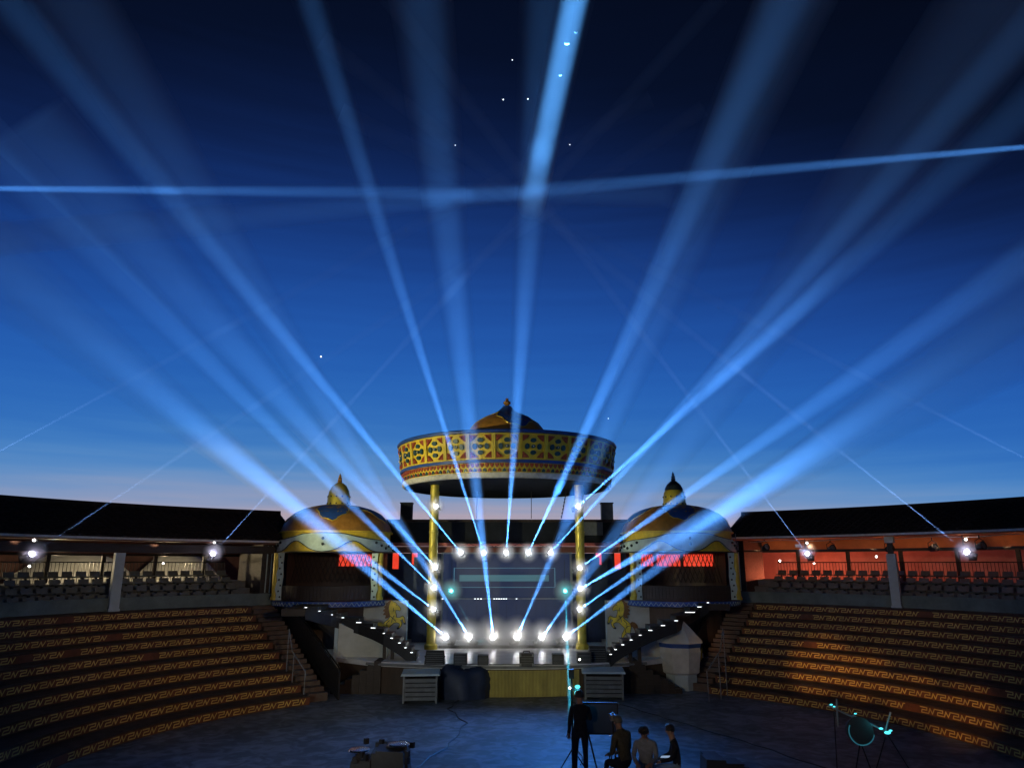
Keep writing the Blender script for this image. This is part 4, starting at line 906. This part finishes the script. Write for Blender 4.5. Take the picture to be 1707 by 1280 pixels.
for px, py, q_, k, w_, b_, ln, bn in (
    (726, 843, None, 0, 0, 0, 'topmost lamp on the column nearer the gold lantern', ''),
    (725, 944, (228, 400), .6, 60, .42, 'second lamp down on the column nearer the gold lantern', 'faint soft beam between two brighter ones over the gold lantern'),
    (723, 978, (60, 320), .6, 45, .5, 'third lamp down on the column nearer the gold lantern', 'soft beam crossing the top of the gold lantern'),
    (722, 1014, (0, 470), .6, 60, .45, 'lowest lamp on the column nearer the gold lantern', 'soft lower beam crossing the gold lantern pavilion'),
    (964, 843, (1707, 180), .4, 50, .65, 'topmost lamp on the column nearer the white tent', 'lower of the two close beams spreading to the upper corner'),
    (967, 945, (1669, 460), .5, 42, .7, 'second lamp down on the column nearer the white tent', 'clear beam crossing the dark capped lantern'),
    (968, 980, (1707, 560), .5, 75, .6, 'third lamp down on the column nearer the white tent', 'lowest wide beam ending at the frame edge beyond the orange gallery'),
    (967, 1014, (1707, 505), .6, 50, .45, 'lowest lamp on the column nearer the white tent', 'beam crossing the valance of the dark capped pavilion')):
    s0 = at_y(px, py, 31.93)
    e = tilt(s0, q_[0], q_[1], k) if q_ else s0+Vector((-.5, -2, .3)); d = (e-s0).normalized()
    fixture(s0, d, .9, lens_white, ln, G3); s1 = s0+d*.05
    if q_: beam(s1, e, halfw(s1, e, w_), b_, bn, 1.2)
    halo(s0+Vector((0, -.12, 0)), .5, 2.6, (.95, .93, 1))
G4 = 'lamps hung under the gallery eaves'
for px, py, Y, q_, yq, b_, ln, bn in (
    (55, 921, 26.2, (600, 560), 21, .30, 'violet eave lamp near the frame edge, brown gallery', 'thin beam from the outer brown gallery lamp up across the sky'),
    (356, 921, 31.0, (751, 488), 22, .30, 'violet eave lamp halfway along the brown gallery', 'thin beam from the inner brown gallery lamp up across the sky'),
    (1345, 921, 33.4, (1020, 490), 22, .30, 'violet eave lamp halfway along the orange gallery', 'thin beam from the inner orange gallery lamp up across the sky'),
    (1610, 918, 28.2, (1130, 537), 21, .30, 'violet eave lamp near the frame edge, orange gallery', 'thin beam from the outer orange gallery lamp up across the sky')):
    s0 = at_y(px, py, Y); e = at_y(q_[0], q_[1], yq); d = (e-s0).normalized()
    fixture(s0, d, 1.15, lens_violet, ln, G4); s1 = s0+d*.05
    beam(s1, e, R(.42), b_*.55, bn, 1.8, col=(.22, .42, 1), lin=.0, q=11)
    halo(s0+Vector((0, -.12, 0))+d*.1, .5, 2.6, (.72, .68, 1))
    m = MB(); m.tube([(s0.x, s0.y+.1, s0.z+.2), (s0.x, s0.y+.1, s0.z+.62)], .02, 6); m.box((s0.x+.03, s0.y, s0.z+.42), (.16, .1, .1))
    hb = m.build('lamp_hanger', [rail_mat]); tag(hb, 'short hanger above the '+ln.split(',')[0]+(', brown side' if px < 800 else ', orange side'), 'bracket')
    m = MB(); m.ball((s0.x+.02, s0.y-.08, s0.z+.44), .045, 8, 5); tag(m.build('hanger_lamp', [small_white]), 'tiny white light above the '+ln.split(',')[0]+(', brown side' if px < 800 else ', orange side'), 'light')
# beams coming from lamps outside the frame
a_, b_ = at_y(0, 751, 24.5), at_y(455, 505, 20); d = (b_-a_).normalized(); beam(a_-d*3, b_, R(.4), .06, 'faintest thin beam entering from the frame edge above the brown gallery', 1.8, col=(.22, .42, 1), lin=.02, q=5)
a_, b_ = at_y(1707, 762, 26.5), at_y(1247, 530, 21); d = (b_-a_).normalized(); beam(a_-d*3, b_, R(.4), .06, 'faint thin beam entering from the frame edge above the orange gallery', 1.8, col=(.22, .42, 1), lin=.02, q=5)
a_, b_ = at_y(0, 314, 13), at_y(1120, 326, 24); d = (b_-a_).normalized(); beam(a_-d*4, b_, R(1.0), .26, 'level thin beam across the sky, bright from the brown gallery side', 1.0, lin=.8, q=8)
a_, b_ = at_y(1707, 245, 13), at_y(0, 398, 30); d = (b_-a_).normalized(); beam(a_-d*4, b_, R(1.0), .26, 'level thin beam tilting up towards the orange gallery side', 1.05, lin=1.5, q=4)
a_, b_ = at_y(958, 0, 5.2), at_y(885, 343, 27); d = (b_-a_).normalized(); beam(a_-d*8.5, b_, R(.95), .62, 'brightest short shaft of blue light widening upwards to the frame top', 1.0, q=5, col=(.10, .40, 1))
# cyan lamps either side of the screen and their hair thin rays
for px, tgt, ln in ((752, (800, 1068), 'small cyan lamp on the screen edge, gold lantern side'), (942, (951, 1200), 'small cyan lamp on the screen edge, white tent side')):
    s0 = at_y(px, 984, 34.6); t = thing('cyan_lamp', ln, 'stage lamp', tuple(s0), group='small cyan lamps at the screen edges')
    MB().ball((0, 0, 0), .07, 12, 8).build('bulb', [lens_cyan], t, local=True)
    m = MB(); m.box((0, .12, 0), (.16, .12, .16)); m.tube([(0, .15, .05), (0, .15, 1.4)], .012, 5); m.build('housing', [black_mat], t, local=True, smooth=False)
    halo(s0+Vector((0, -.1, 0)), .62, 3.5, (.05, .85, 1))
    e = at_z(tgt[0], tgt[1], 1.12 if px < 800 else .02); beam(s0+Vector((0, -.08, 0)), e, R(.2), .25, 'hair thin cyan ray falling from the '+ln.split(',')[0]+(' by the gold lantern' if px < 800 else ' to the standing man'), 1.0, col=(.06, .7, 1), q=1)
# row of par lamps under the orange gallery eave
for i, (px, py) in enumerate(((1275, 912), (1385, 914), (1482, 914), (1555, 913), (1634, 910))):
    Y = [34.6, 32.8, 30.9, 29.4, 27.6][i]; p = at_y(px, py, Y)
    t = thing('par_lamp', f'unlit round stage lamp under the orange eave, {ORD[i]} from the pavilion', 'stage lamp', tuple(p), 0, 'unlit lamps under the orange eave')
    M = Matrix.Rotation(R(75), 3, 'X') @ Matrix.Rotation(R(20), 3, 'Y')
    m = MB(); m.lathe([(.05, -.18), (.1, -.14), (.15, .1), (.16, .16), (.13, .16)], 16); m.v = [tuple(M @ Vector(v)) for v in m.v]; m.build('can', [black_mat], t, local=True)
    m = MB(); m.lathe([(.13, .12), (0, .14)], 16); m.v = [tuple(M @ Vector(v)) for v in m.v]; m.build('lens', [slat_grey], t, local=True)
    m = MB(); m.tube([(-.17, 0, 0), (-.17, 0, .2), (0, 0, .3), (.17, 0, .2), (.17, 0, 0)], .015, 6); m.tube([(0, 0, .3), (.0, 0, .42)], .02, 6); m.build('yoke', [rail_mat], t, local=True)
for i, (px, py) in enumerate(((1330, 909),)):
    p = at_y(px, py, 33.6); tag(MB().box(p, (.26, .06, .14)).build('notice_plate', [white_metal], smooth=False), 'small pale plate under the orange eave beside the lamp', 'plate')
m = MB(); m.tube([P(1, RRR-.1, a, 5.62+.03*math.sin(a*40)) for a in frange(AR+.05, R(100), R(1.2))], .015, 5); tag(m.build('festoon_cable', [cream]), 'pale cable looped along the orange eave', 'cable')

# ------------------------------------------------------------------ added floods that light the place (most with no modelled fitting)
def flood(p, tgt, deg, watts, col, size=.08, blend=.6):
    ld = bpy.data.lights.new('unseen_flood', 'SPOT'); ld.energy = watts; ld.color = col; ld.spot_size = R(deg); ld.spot_blend = blend; ld.shadow_soft_size = size
    o = bpy.data.objects.new('unseen_flood', ld); C.objects.link(o); o.location = p; o.rotation_euler = (Vector(p)-Vector(tgt)).to_track_quat('Z', 'Y').to_euler()
def bulb(p, watts, col, size=.1):
    ld = bpy.data.lights.new('bulb', 'POINT'); ld.energy = watts; ld.color = col; ld.shadow_soft_size = size
    o = bpy.data.objects.new('bulb', ld); C.objects.link(o); o.location = p
flood((-17.5, 17.2, 5.7), (-2.0, 33, 8.2), 34, 10500, (1, .92, .5))
# warm washes on the two stands, from the rear gallery
flood((6, -1.5, 6.0), P(-1, RL-.5, R(48), 4.2), 28, 1000, (.86, .95, 1), .2, 1)
flood((-6, -1.5, 6.0), P(1, RRR-.5, R(44), 4.2), 28, 1000, (.86, .95, 1), .2, 1)
flood((6, -1.5, 6.0), P(-1, RL-3.4, R(44), 2.4), 27, 3400, (1, .62, .26), .2, 1)
flood((-6, -1.5, 6.0), P(1, RRR-3.4, R(44), 2.4), 27, 2600, (1, .66, .30), .2, 1)
for (px, py, z, dg, e_) in ((1345, 1098, 1.6, 4.6, 15000), (1420, 1118, 1.4, 3.8, 12000), (1500, 1150, 1.1, 3.6, 9000), (1590, 1188, .8, 4.6, 9000), (1190, 1068, 1.5, 2.4, 5000)):
    flood((-4, -1.0, 6.0), at_z(px, py, z), dg, e_, (1, .52, .16), .06, .8)
flood((-3, -1.0, 6.0), (.8, 27.4, .45), 9, 3200, (1, .85, .35), .1, .8)
# added wash without a fitting, brightens the stage front and side pavilions
flood((-9, 1.0, 6.2), (-.5, 32.5, 2.6), 36, 3400, (.95, 1, .90), .2, .9)
# added blue lamp under the canopy edge, for beam spill on the arena floor
flood((2.5, 29.2, 7.7), (-1.2, 15.5, 0), 74, 3600, (.045, .27, 1), .15, 1)
# behind the galleries
for a in (R(43), R(54), R(66)): bulb(P(-1, RL+5.6, a, 4.6), 270, (1, .78, .45))
for i, (a, e_) in enumerate(((R(36), 300), (R(45), 75), (R(56), 14))): bulb(P(1, RRR+6.6, a, 3.9), e_, (1, .20, .09))
bulb(P(1, RRR+5.2, R(67), 4.9), 25, (.9, .9, 1))
for a in [AR+.06+k*.125 for k in range(8)]:
    p = P(1, RRR-.4, a, 5.35); flood(p, P(1, RRR+3.9, a+.03, 5.75), 58, 115, (1, .60, .32), .05, 1)
for a in (R(50), R(66)):
    p = P(-1, RL-.4, a, 5.45); flood(p, P(-1, RL+3.9, a+.02, 5.5), 60, 40, (1, .5, .3), .05, .8)
for i, (px, py, yy) in enumerate(((272, 938, 38), (49, 943, 33), (1300, 934, 41), (1357, 938, 40), (1461, 927, 37))):
    p = at_y(px, py, yy); tag(MB().ball(p, .05, 8, 5).build('distant_lamp', [small_white]), ['tiny light before the middle cream tent', 'tiny light at the far edge of the brown gallery', 'tiny light on the salmon wall near the pavilion', 'tiny light on the salmon wall under the violet lamp', 'tiny light on the salmon wall by the pale pillar'][i], 'light')

# ------------------------------------------------------------------ people in the arena
skin_m = mat('skin', (.32, .19, .13), .55, scale=20, var=.1, bump=.05)
hair_m = mat('black_hair', (.012, .010, .010), .5, scale=40, bump=.4)
shoe_m = mat('dark_shoes', (.02, .02, .02), .5)
def person(loc, rz, label, J, top, legs, hat=None, sc=1.0, group=None):
    """J: joint dict in metres, x to the figure's side, y ahead, z up; one skinned surface, coloured by the nearest bone"""
    t = thing('person', label, 'person', tuple(loc), rz, group)
    v = []; r = []; idx = {}
    def V(n, p, rad): idx[n] = len(v); v.append(Vector(p)*sc); r.append(rad*sc)
    E = []
    def bone(a, b_, kind): E.append((idx[a], idx[b_], kind))
    V('pelvis', J['pelvis'], .145); V('waist', J['waist'], .135); V('chest', J['chest'], .165); V('neck', J['neck'], .062)
    h = Vector(J['head']); n_ = Vector(J['neck']); up = (h-n_).normalized()
    V('jaw', n_+up*.09, .07); V('head', h, .098); V('crown', h+up*.085, .078)
    bone('pelvis', 'waist', 1); bone('waist', 'chest', 1); bone('chest', 'neck', 1); bone('neck', 'jaw', 0); bone('jaw', 'head', 0); bone('head', 'crown', 0)
    for s_ in 'LR':
        V('sh'+s_, J['sh'+s_], .072); V('el'+s_, J['el'+s_], .052); V('wr'+s_, J['wr'+s_], .036)
        w = Vector(J['wr'+s_]); ed = (w-Vector(J['el'+s_])).normalized(); V('pa'+s_, w+ed*.07, .036)
        bone('chest', 'sh'+s_, 1); bone('sh'+s_, 'el'+s_, 1); bone('el'+s_, 'wr'+s_, 1); bone('wr'+s_, 'pa'+s_, 0)
        sd = ed.cross(Vector((0, 0, 1))); sd = sd.normalized() if sd.length > .1 else Vector((1, 0, 0)); dn = ed.cross(sd)
        for f_, (o_, l_) in enumerate(((-.034, .062), (-.012, .078), (.012, .074), (.034, .058))):
            V(f'f{f_}{s_}', w+ed*(.07+l_*.6)+sd*o_, .011); V(f'g{f_}{s_}', w+ed*(.07+l_)+sd*o_+dn*.02, .009); bone('pa'+s_, f'f{f_}{s_}', 0); bone(f'f{f_}{s_}', f'g{f_}{s_}', 0)
        V('th'+s_, w+ed*.05-sd*.055+dn*.02, .013); V('ti'+s_, w+ed*.085-sd*.07+dn*.03, .011); bone('wr'+s_, 'th'+s_, 0); bone('th'+s_, 'ti'+s_, 0)
        V('hi'+s_, J['hi'+s_], .105); V('kn'+s_, J['kn'+s_], .068); V('an'+s_, J['an'+s_], .045)
        a = Vector(J['an'+s_]); V('to'+s_, (a.x*1.1, a.y+.15, .035/sc if J['an'+s_][2] < .2 else a.z-.06), .035)
        bone('pelvis', 'hi'+s_, 2); bone('hi'+s_, 'kn'+s_, 2); bone('kn'+s_, 'an'+s_, 2); bone('an'+s_, 'to'+s_, 3)
    me = bpy.data.meshes.new('body'); me.from_pydata(v, [(a, b_) for a, b_, _ in E], [])
    o = bpy.data.objects.new('body', me); C.objects.link(o)
    md = o.modifiers.new('skin', 'SKIN'); md.use_smooth_shade = True
    if not me.skin_vertices: me.attributes.new
    bm_ = __import__('bmesh').new(); bm_.from_mesh(me); L = bm_.verts.layers.skin.verify()
    for i, q in enumerate(bm_.verts): q[L].radius = (r[i], r[i]*(.72 if i in (idx['chest'], idx['waist'], idx['pelvis']) else 1)); q[L].use_root = (i == 0)
    bm_.to_mesh(me); bm_.free()
    sb = o.modifiers.new('sub', 'SUBSURF'); sb.levels = 1
    dg = bpy.context.evaluated_depsgraph_get(); me2 = bpy.data.meshes.new_from_object(o.evaluated_get(dg)); me2.name = 'body'
    o.modifiers.clear(); o.data = me2; me2.materials.clear()
    for m_ in (skin_m, top, legs, shoe_m): me2.materials.append(m_)
    for p in me2.polygons:
        c = p.center; best = (9, 0)
        for a, b_, k in E:
            ab = v[b_]-v[a]; u = max(0, min(1, (c-v[a]).dot(ab)/max(1e-9, ab.length_squared))); dd = (c-(v[a]+ab*u)).length-.5*(r[a]*(1-u)+r[b_]*u)
            if dd < best[0]: best = (dd, k)
        p.material_index = best[1]; p.use_smooth = True
    o.parent = t
    fw = Vector(J.get('face', (0, 1, 0))).normalized()
    H = h*sc; q = fw.to_track_quat('Y', 'Z')
    m = MB()
    vs = []
    for i in range(7):
        th = math.pi*.62*i/6
        for j in range(14):
            a = 2*math.pi*j/14; w = Vector((math.sin(th)*math.cos(a), math.sin(th)*math.sin(a), math.cos(th)))
            rr = .112 if not (w.y > .3 and w.z < .45) else .085
            vs.append(H+up*.035+q @ (w*rr*sc))
    m.add(vs, [(i*14+j, i*14+(j+1) % 14, (i+1)*14+(j+1) % 14, (i+1)*14+j) for i in range(6) for j in range(14)])
    m.build('hair' if not hat else 'cap', [hat or hair_m], t, local=True)
    m = MB(); m.hull([H+q @ Vector(c_) for c_ in ((-.014, .085, -.03), (.014, .085, -.03), (.014, .1, -.03), (-.014, .1, -.03))], [H+q @ Vector(c_) for c_ in ((-.006, .088, .02), (.006, .088, .02), (.006, .094, .02), (-.006, .094, .02))])
    m.build('nose', [skin_m], t, local=True)
    m = MB()
    for x in (-.032, .032): m.ball(H+q @ Vector((x, .084, .012)), .012, 8, 5)
    m.build('eyes', [hair_m], t, local=True)
    m = MB(); m.box(H+q @ Vector((0, .084, -.055)), (.04, .012, .008), q.to_matrix()); m.build('mouth', [mat('lips', (.25, .1, .09), .5)] if 'lips' not in bpy.data.materials else [bpy.data.materials['lips']], t, local=True)
    m = MB()
    for x in (-.095, .095): m.ball(H+q @ Vector((x, 0, -.005)), .026, 8, 5, 0, (.5, 1, 1.3))
    m.build('ears', [skin_m], t, local=True)
    return t
def stand(**k):
    J = dict(pelvis=(0, 0, .95), waist=(0, 0, 1.12), chest=(0, 0, 1.32), neck=(0, 0, 1.49), head=(0, .02, 1.65), shL=(-.19, 0, 1.40), elL=(-.25, -.02, 1.12), wrL=(-.24, .08, .88),
             shR=(.19, 0, 1.40), elR=(.25, -.02, 1.12), wrR=(.2, .2, 1.1), hiL=(-.1, 0, .88), knL=(-.12, .03, .49), anL=(-.13, 0, .09), hiR=(.1, 0, .88), knR=(.12, .04, .49), anR=(.13, .02, .09)); J.update(k); return J
def sit(**k):
    J = dict(pelvis=(0, 0, .52), waist=(0, .02, .70), chest=(0, .06, .90), neck=(0, .10, 1.07), head=(0, .14, 1.22), shL=(-.19, .06, .98), elL=(-.24, .14, .73), wrL=(-.14, .36, .66),
             shR=(.19, .06, .98), elR=(.24, .14, .73), wrR=(.14, .36, .66), hiL=(-.1, .04, .50), knL=(-.13, .46, .50), anL=(-.14, .46, .09), hiR=(.1, .04, .50), knR=(.13, .46, .50), anR=(.15, .48, .09)); J.update(k); return J
dark_jacket = mat('black_jacket', (.02, .022, .03), .8, scale=12, bump=.4)
olive = mat('olive_jacket', (.09, .085, .055), .8, scale=12, bump=.4)
pale_jacket = mat('pale_grey_jacket', (.20, .23, .25), .75, scale=12, bump=.4)
jeans = mat('faded_jeans', (.17, .24, .32), .8, scale=14, bump=.3)
dark_tr = mat('dark_trousers', (.025, .028, .04), .8, scale=12, bump=.3)
a = at_y(966, 1155, 17.7); person((a.x, 17.7, 0), R(8), 'standing man in dark clothes beside the tall lamp stand', stand(wrR=(.12, .3, 1.25), elR=(.26, .05, 1.15)), dark_jacket, dark_tr, group='people gathered in the arena')
a = at_y(1041, 1200, 16.6); person((a.x, 16.6, 0), R(35), 'man in an olive jacket and cap on the bench beside the camera stand', sit(pelvis=(0, 0, .62), waist=(0, .04, .80), chest=(0, .1, 1.0), neck=(0, .16, 1.16), head=(0, .21, 1.30), shL=(-.19, .1, 1.08), shR=(.19, .1, 1.08)), olive, dark_tr, mat('olive_cap', (.10, .10, .08), .7), group='people gathered in the arena')
a = at_y(1075, 1208, 16.4); person((a.x, 16.4, 0), R(160), 'person in a pale jacket and faded jeans sitting facing the seats', sit(head=(0, .17, 1.20), face=(0, .9, -.4)), pale_jacket, jeans, group='people gathered in the arena')
a = at_y(1128, 1212, 16.3); person((a.x, 16.3, 0), R(80), 'person in a black jacket sitting side on with a lit tablet', sit(), dark_jacket, jeans, group='people gathered in the arena')
a = at_y(1085, 1290, 16.4); t = thing('long_bench', 'long low bench under the three sitting people', 'bench', (a.x+.1, 16.5, 0))
m = MB(); m.box((0, 0, .36), (2.1, .4, .05)); m.build('seat', [dark_wood], t, local=True, smooth=False)
for x in (-.9, .9):
    m = MB(); m.box((x, 0, .17), (.08, .34, .335)); m.build('leg', [dark_wood], t, local=True, smooth=False)
# lit tablet on the lap
p = Vector((at_y(1122, 1240, 16.2).x-.15, 16.25, .74)); tag(MB().box(p, (.2, .14, .012), Matrix.Rotation(R(-25), 3, 'X')).build('tablet', [glow('tablet_screen', (.5, .7, 1), .5)], smooth=False), 'small glowing tablet in the hands of the black jacketed person', 'tablet')
# camera on a stand
a = at_y(1021, 1185, 16.9); t = thing('camera_stand', 'video camera on a thin tripod beside the olive jacketed man', 'tripod', (a.x, 16.9, 0))
for k in range(3):
    an = k*2.094; m = MB(); m.tube([(.3*math.cos(an), .3*math.sin(an), .01), (.02*math.cos(an), .02*math.sin(an), 1.0)], .014, 6); m.build('leg', [rail_mat], t, local=True)
m = MB(); m.tube([(0, 0, .95), (0, 0, 1.3)], .018, 6); m.build('centre_column', [rail_mat], t, local=True)
m = MB(); m.box((0, 0, 1.37), (.12, .2, .12)); m.tube([(0, .1, 1.37), (0, .22, 1.37)], .05, 10); m.box((0, -.05, 1.46), (.03, .12, .03)); m.build('camera_body', [slat_grey], t, local=True, smooth=False)
# notice board
a = at_y(1001, 1198, 18.2); t = thing('board_on_legs', 'dark flat board standing on splayed legs beside the standing man', 'board', (a.x, 18.2, 0), R(-4))
m = MB(); m.box((0, 0, 1.10), (.78, .04, .66)); m.build('board_panel', [navy], t, local=True, smooth=False)
m = MB()
for z in (.77, 1.43): m.box((0, -.005, z), (.82, .06, .03))
for x in (-.4, .4): m.box((x, -.005, 1.10), (.03, .06, .68))
m.build('board_frame', [rail_mat], t, local=True, smooth=False)
for x0, x1, y1 in ((-.3, -.1, -.5), (.3, .45, -.45), (-.3, -.4, .4), (.3, .35, .4)):
    m = MB(); m.tube([(x0, 0, .8), (x1, y1, .01)], .02, 6); m.build('leg', [rail_mat], t, local=True)
# tall lamp stand with cyan lamp
a = at_y(953, 1150, 18.0); t = thing('tall_lamp_stand', 'tall thin stand with a cyan lit lamp beside the standing man', 'lamp stand', (a.x, 18.0, 0))
m = MB(); m.tube([(0, 0, .02), (0, 0, 2.05)], [.03, .018], 8); m.build('pole', [rail_mat], t, local=True)
for k in range(3):
    an = k*2.094+.4; m = MB(); m.tube([(.35*math.cos(an), .35*math.sin(an), .01), (0, 0, .5)], .014, 6); m.build('leg', [rail_mat], t, local=True)
m = MB(); m.box((.0, 0, 2.1), (.12, .12, .2)); m.box((.1, -.04, 1.76), (.16, .05, .05)); m.build('lamp_body', [black_mat], t, local=True, smooth=False)
m = MB(); m.ball((.13, -.08, 1.83), .05, 8, 5, 0, (1.3, 1, .8)); m.ball((.09, -.08, 1.68), .045, 8, 5, 0, (.8, 1, 1.4)); m.build('lit_lens', [cyan_lit], t, local=True)
m = MB(); m.ball((-.05, -.08, 1.80), .025, 8, 5); m.build('indicator', [small_white], t, local=True)
bulb((a.x+.12, 17.85, 1.8), 2.5, (.1, .9, 1), .05)
# dark equipment heaps in front
def heap(px, py, y, w_, d_, h_, seed, label, name='equipment_heap'):
    a = at_y(px, py, y); rnd = random.Random(seed); t = thing(name, label, 'equipment', (a.x, y, 0))
    for k in range(7):
        m = MB(); sx, sy, sz = w_*rnd.uniform(.25, .5), d_*rnd.uniform(.3, .5), h_*rnd.uniform(.55, 1.0)
        x, yy = rnd.uniform(-.5, .5)*(w_-sx), rnd.uniform(-.4, .4)*(d_-sy)
        m.hull([(x-sx/2, yy-sy/2, .0+k*.002), (x+sx/2, yy-sy/2, .0+k*.002), (x+sx/2, yy+sy/2, .0+k*.002), (x-sx/2, yy+sy/2, .0+k*.002)], [(x-sx*.4, yy-sy*.4, sz), (x+sx*.42, yy-sy*.4, sz*.96), (x+sx*.38, yy+sy*.4, sz), (x-sx*.42, yy+sy*.42, sz*1.02)])
        m.build('packed_case', [black_mat], t, local=True, smooth=False)
    return t
t = heap(636, 1262, 17.5, 1.5, 1.5, .74, 4, 'black cluttered equipment table with two shiny discs in the arena', 'equipment_table')
for i, (x, y, z) in enumerate(((.38, -.1, .72), (-.42, -.42, .68))):
    m = MB(); m.lathe([(.24, z), (.22, z+.03), (0, z+.045)], 20, (x, y)); m.build('shiny_disc', [mat('polished_metal', (.5, .52, .56), .18, metal=1, scale=6) if 'polished_metal' not in bpy.data.materials else bpy.data.materials['polished_metal']], t, local=True)
    m = MB(); m.tube([(x, y, .3), (x, y, z)], .02, 6); m.build('disc_stand', [rail_mat], t, local=True)
rnd = random.Random(2)
for k in range(14):
    x, y = rnd.uniform(-.7, .7), rnd.choice((-.6, .55, .62)); z = rnd.uniform(.5, .66)
    m = MB(); m.box((x, y, z), (.1, .08, .12), rnd.uniform(0, 3)); m.build('small_fitting', [black_mat], t, local=True, smooth=False)
heap(1192, 1272, 17.7, 1.6, 1.2, .5, 9, 'low black heap of covered gear beside the sitting people')
# drummer's stand with cyan lit fittings
a = at_y(1432, 1215, 16.8); t = thing('drum_stand', 'round drum on a tripod picked out in cyan light below the stand', 'drum', (a.x, 16.8, 0))
m = MB(); M = Matrix.Rotation(R(80), 3, 'X') @ Matrix.Rotation(R(-12), 3, 'Y'); m.lathe([(.0, -.1), (.26, -.1), (.27, .1), (.0, .1)], 24); m.v = [tuple(M @ Vector(v)+Vector((0, 0, 1.12))) for v in m.v]; m.build('drum_shell', [black_mat], t, local=True)
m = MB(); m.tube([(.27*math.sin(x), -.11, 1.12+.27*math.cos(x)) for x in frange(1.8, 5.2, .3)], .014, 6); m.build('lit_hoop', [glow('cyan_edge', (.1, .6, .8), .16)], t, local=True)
for p0_, p1_ in (((-.62, 0, 1.62), (-.1, 0, 1.38)), ((-.1, 0, 1.42), (.6, -.1, 1.08)), ((.5, -.1, 1.1), (.68, -.1, 1.5)), ((-.45, 0, 1.2), (-.42, 0, 1.75))):
    m = MB(); m.tube([p0_, p1_], .018, 6); m.build('boom_arm', [slat_grey], t, local=True)
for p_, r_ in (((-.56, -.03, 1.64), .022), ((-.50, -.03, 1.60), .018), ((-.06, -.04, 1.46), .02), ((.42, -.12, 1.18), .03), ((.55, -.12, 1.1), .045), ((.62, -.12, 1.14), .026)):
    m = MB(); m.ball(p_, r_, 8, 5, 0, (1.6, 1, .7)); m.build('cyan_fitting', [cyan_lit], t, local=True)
for p0_, p1_ in (((-.5, 0, 1.5), (-.62, -.1, .01)), ((.56, -.1, 1.05), (1.0, -.5, .01)), ((.5, -.1, 1.0), (.3, .3, .01)), ((0, 0, .9), (-.1, .3, .01)), ((0, 0, .9), (.15, -.3, .01))):
    m = MB(); m.tube([p0_, p1_], .014, 6); m.build('leg', [rail_mat], t, local=True)
bulb((a.x+.3, 16.5, 1.35), 2.0, (.1, .85, 1), .05)

# ------------------------------------------------------------------ first stars
star_m = glow('star_light', (.8, .88, 1), 3.0)
for px, py, r_, w_ in ((535, 594, 1.5, 'brightest star, beside the long beam over the gold lantern'), (839, 166, 1.2, 'bluish star of the close pair near the bright shaft'), (880, 165, 1.3, 'whiter star of the close pair near the bright shaft'),
                       (854, 100, .9, 'tiny star above the close pair'), (950, 241, .8, 'tiny star beside the bright shaft'), (759, 242, .8, 'tiny star beside the broad upright beam'), (1014, 697, .8, 'tiny star near the round canopy')):
    d = ray(px, py).normalized(); tag(MB().ball(Vector((0, 0, EYE))+d*1400, r_*1.0, 8, 6).build('star', [star_m]), w_, 'star', 'first stars of the evening')

# moths caught in the bright shaft
moth_m = mat('moth_wing', (.45, .38, .28), .7, scale=30)
for px, py, y, sc, lb in ((945, 74, 6.6, .6, 'moth lit gold near the top of the bright shaft'), (934, 126, 7.8, .5, 'pale moth lower in the bright shaft'), (960, 55, 6.3, .45, 'tiny moth at the edge of the bright shaft')):
    p = at_y(px, py, y); t = thing('moth', lb, 'moth', tuple(p), group='moths in the bright shaft')
    m = MB(); m.tube([(0, 0, -.02*sc), (0, 0, .022*sc)], .005*sc, 6); m.build('body', [moth_m], t, local=True)
    for q in (-1, 1):
        m = MB(); m.hull([(0, 0, -.012*sc), (q*.035*sc, -.01, -.02*sc), (q*.045*sc, -.012, .02*sc), (0, 0, .015*sc)][::q], [(0, .002, -.012*sc), (q*.035*sc, -.008, -.02*sc), (q*.045*sc, -.010, .02*sc), (0, .002, .015*sc)][::q]); m.build('wing', [moth_m], t, local=True, smooth=False)

# cables taped across the arena floor
for i, (pts, lb) in enumerate(((((-1.6, 27.2), (-1.9, 25.4), (-1.2, 23.2), (-1.5, 20.5), (-2.2, 18.0)), 'black cable from the stage to the equipment table'),
                               (((2.2, 27.2), (2.5, 25.0), (1.9, 22.0), (1.8, 18.6)), 'black cable from the stage to the tall lamp stand'),
                               (((3.6, 26.6), (4.8, 24.0), (6.5, 20.5), (7.6, 17.6)), 'black cable from the stage to the cyan lit drum stand'))):
    p = []
    for k in range(33):
        u = k/32*(len(pts)-1); j = min(int(u), len(pts)-2); f = u-j; f = f*f*(3-2*f)*.5+f*.5
        p.append((pts[j][0]*(1-f)+pts[j+1][0]*f+.05*math.sin(k*1.3+i), pts[j][1]*(1-f)+pts[j+1][1]*f, .014))
    tag(MB().tube(p, .016, 5).build('floor_cable', [black_mat]), lb, 'cable', 'cables across the arena floor')
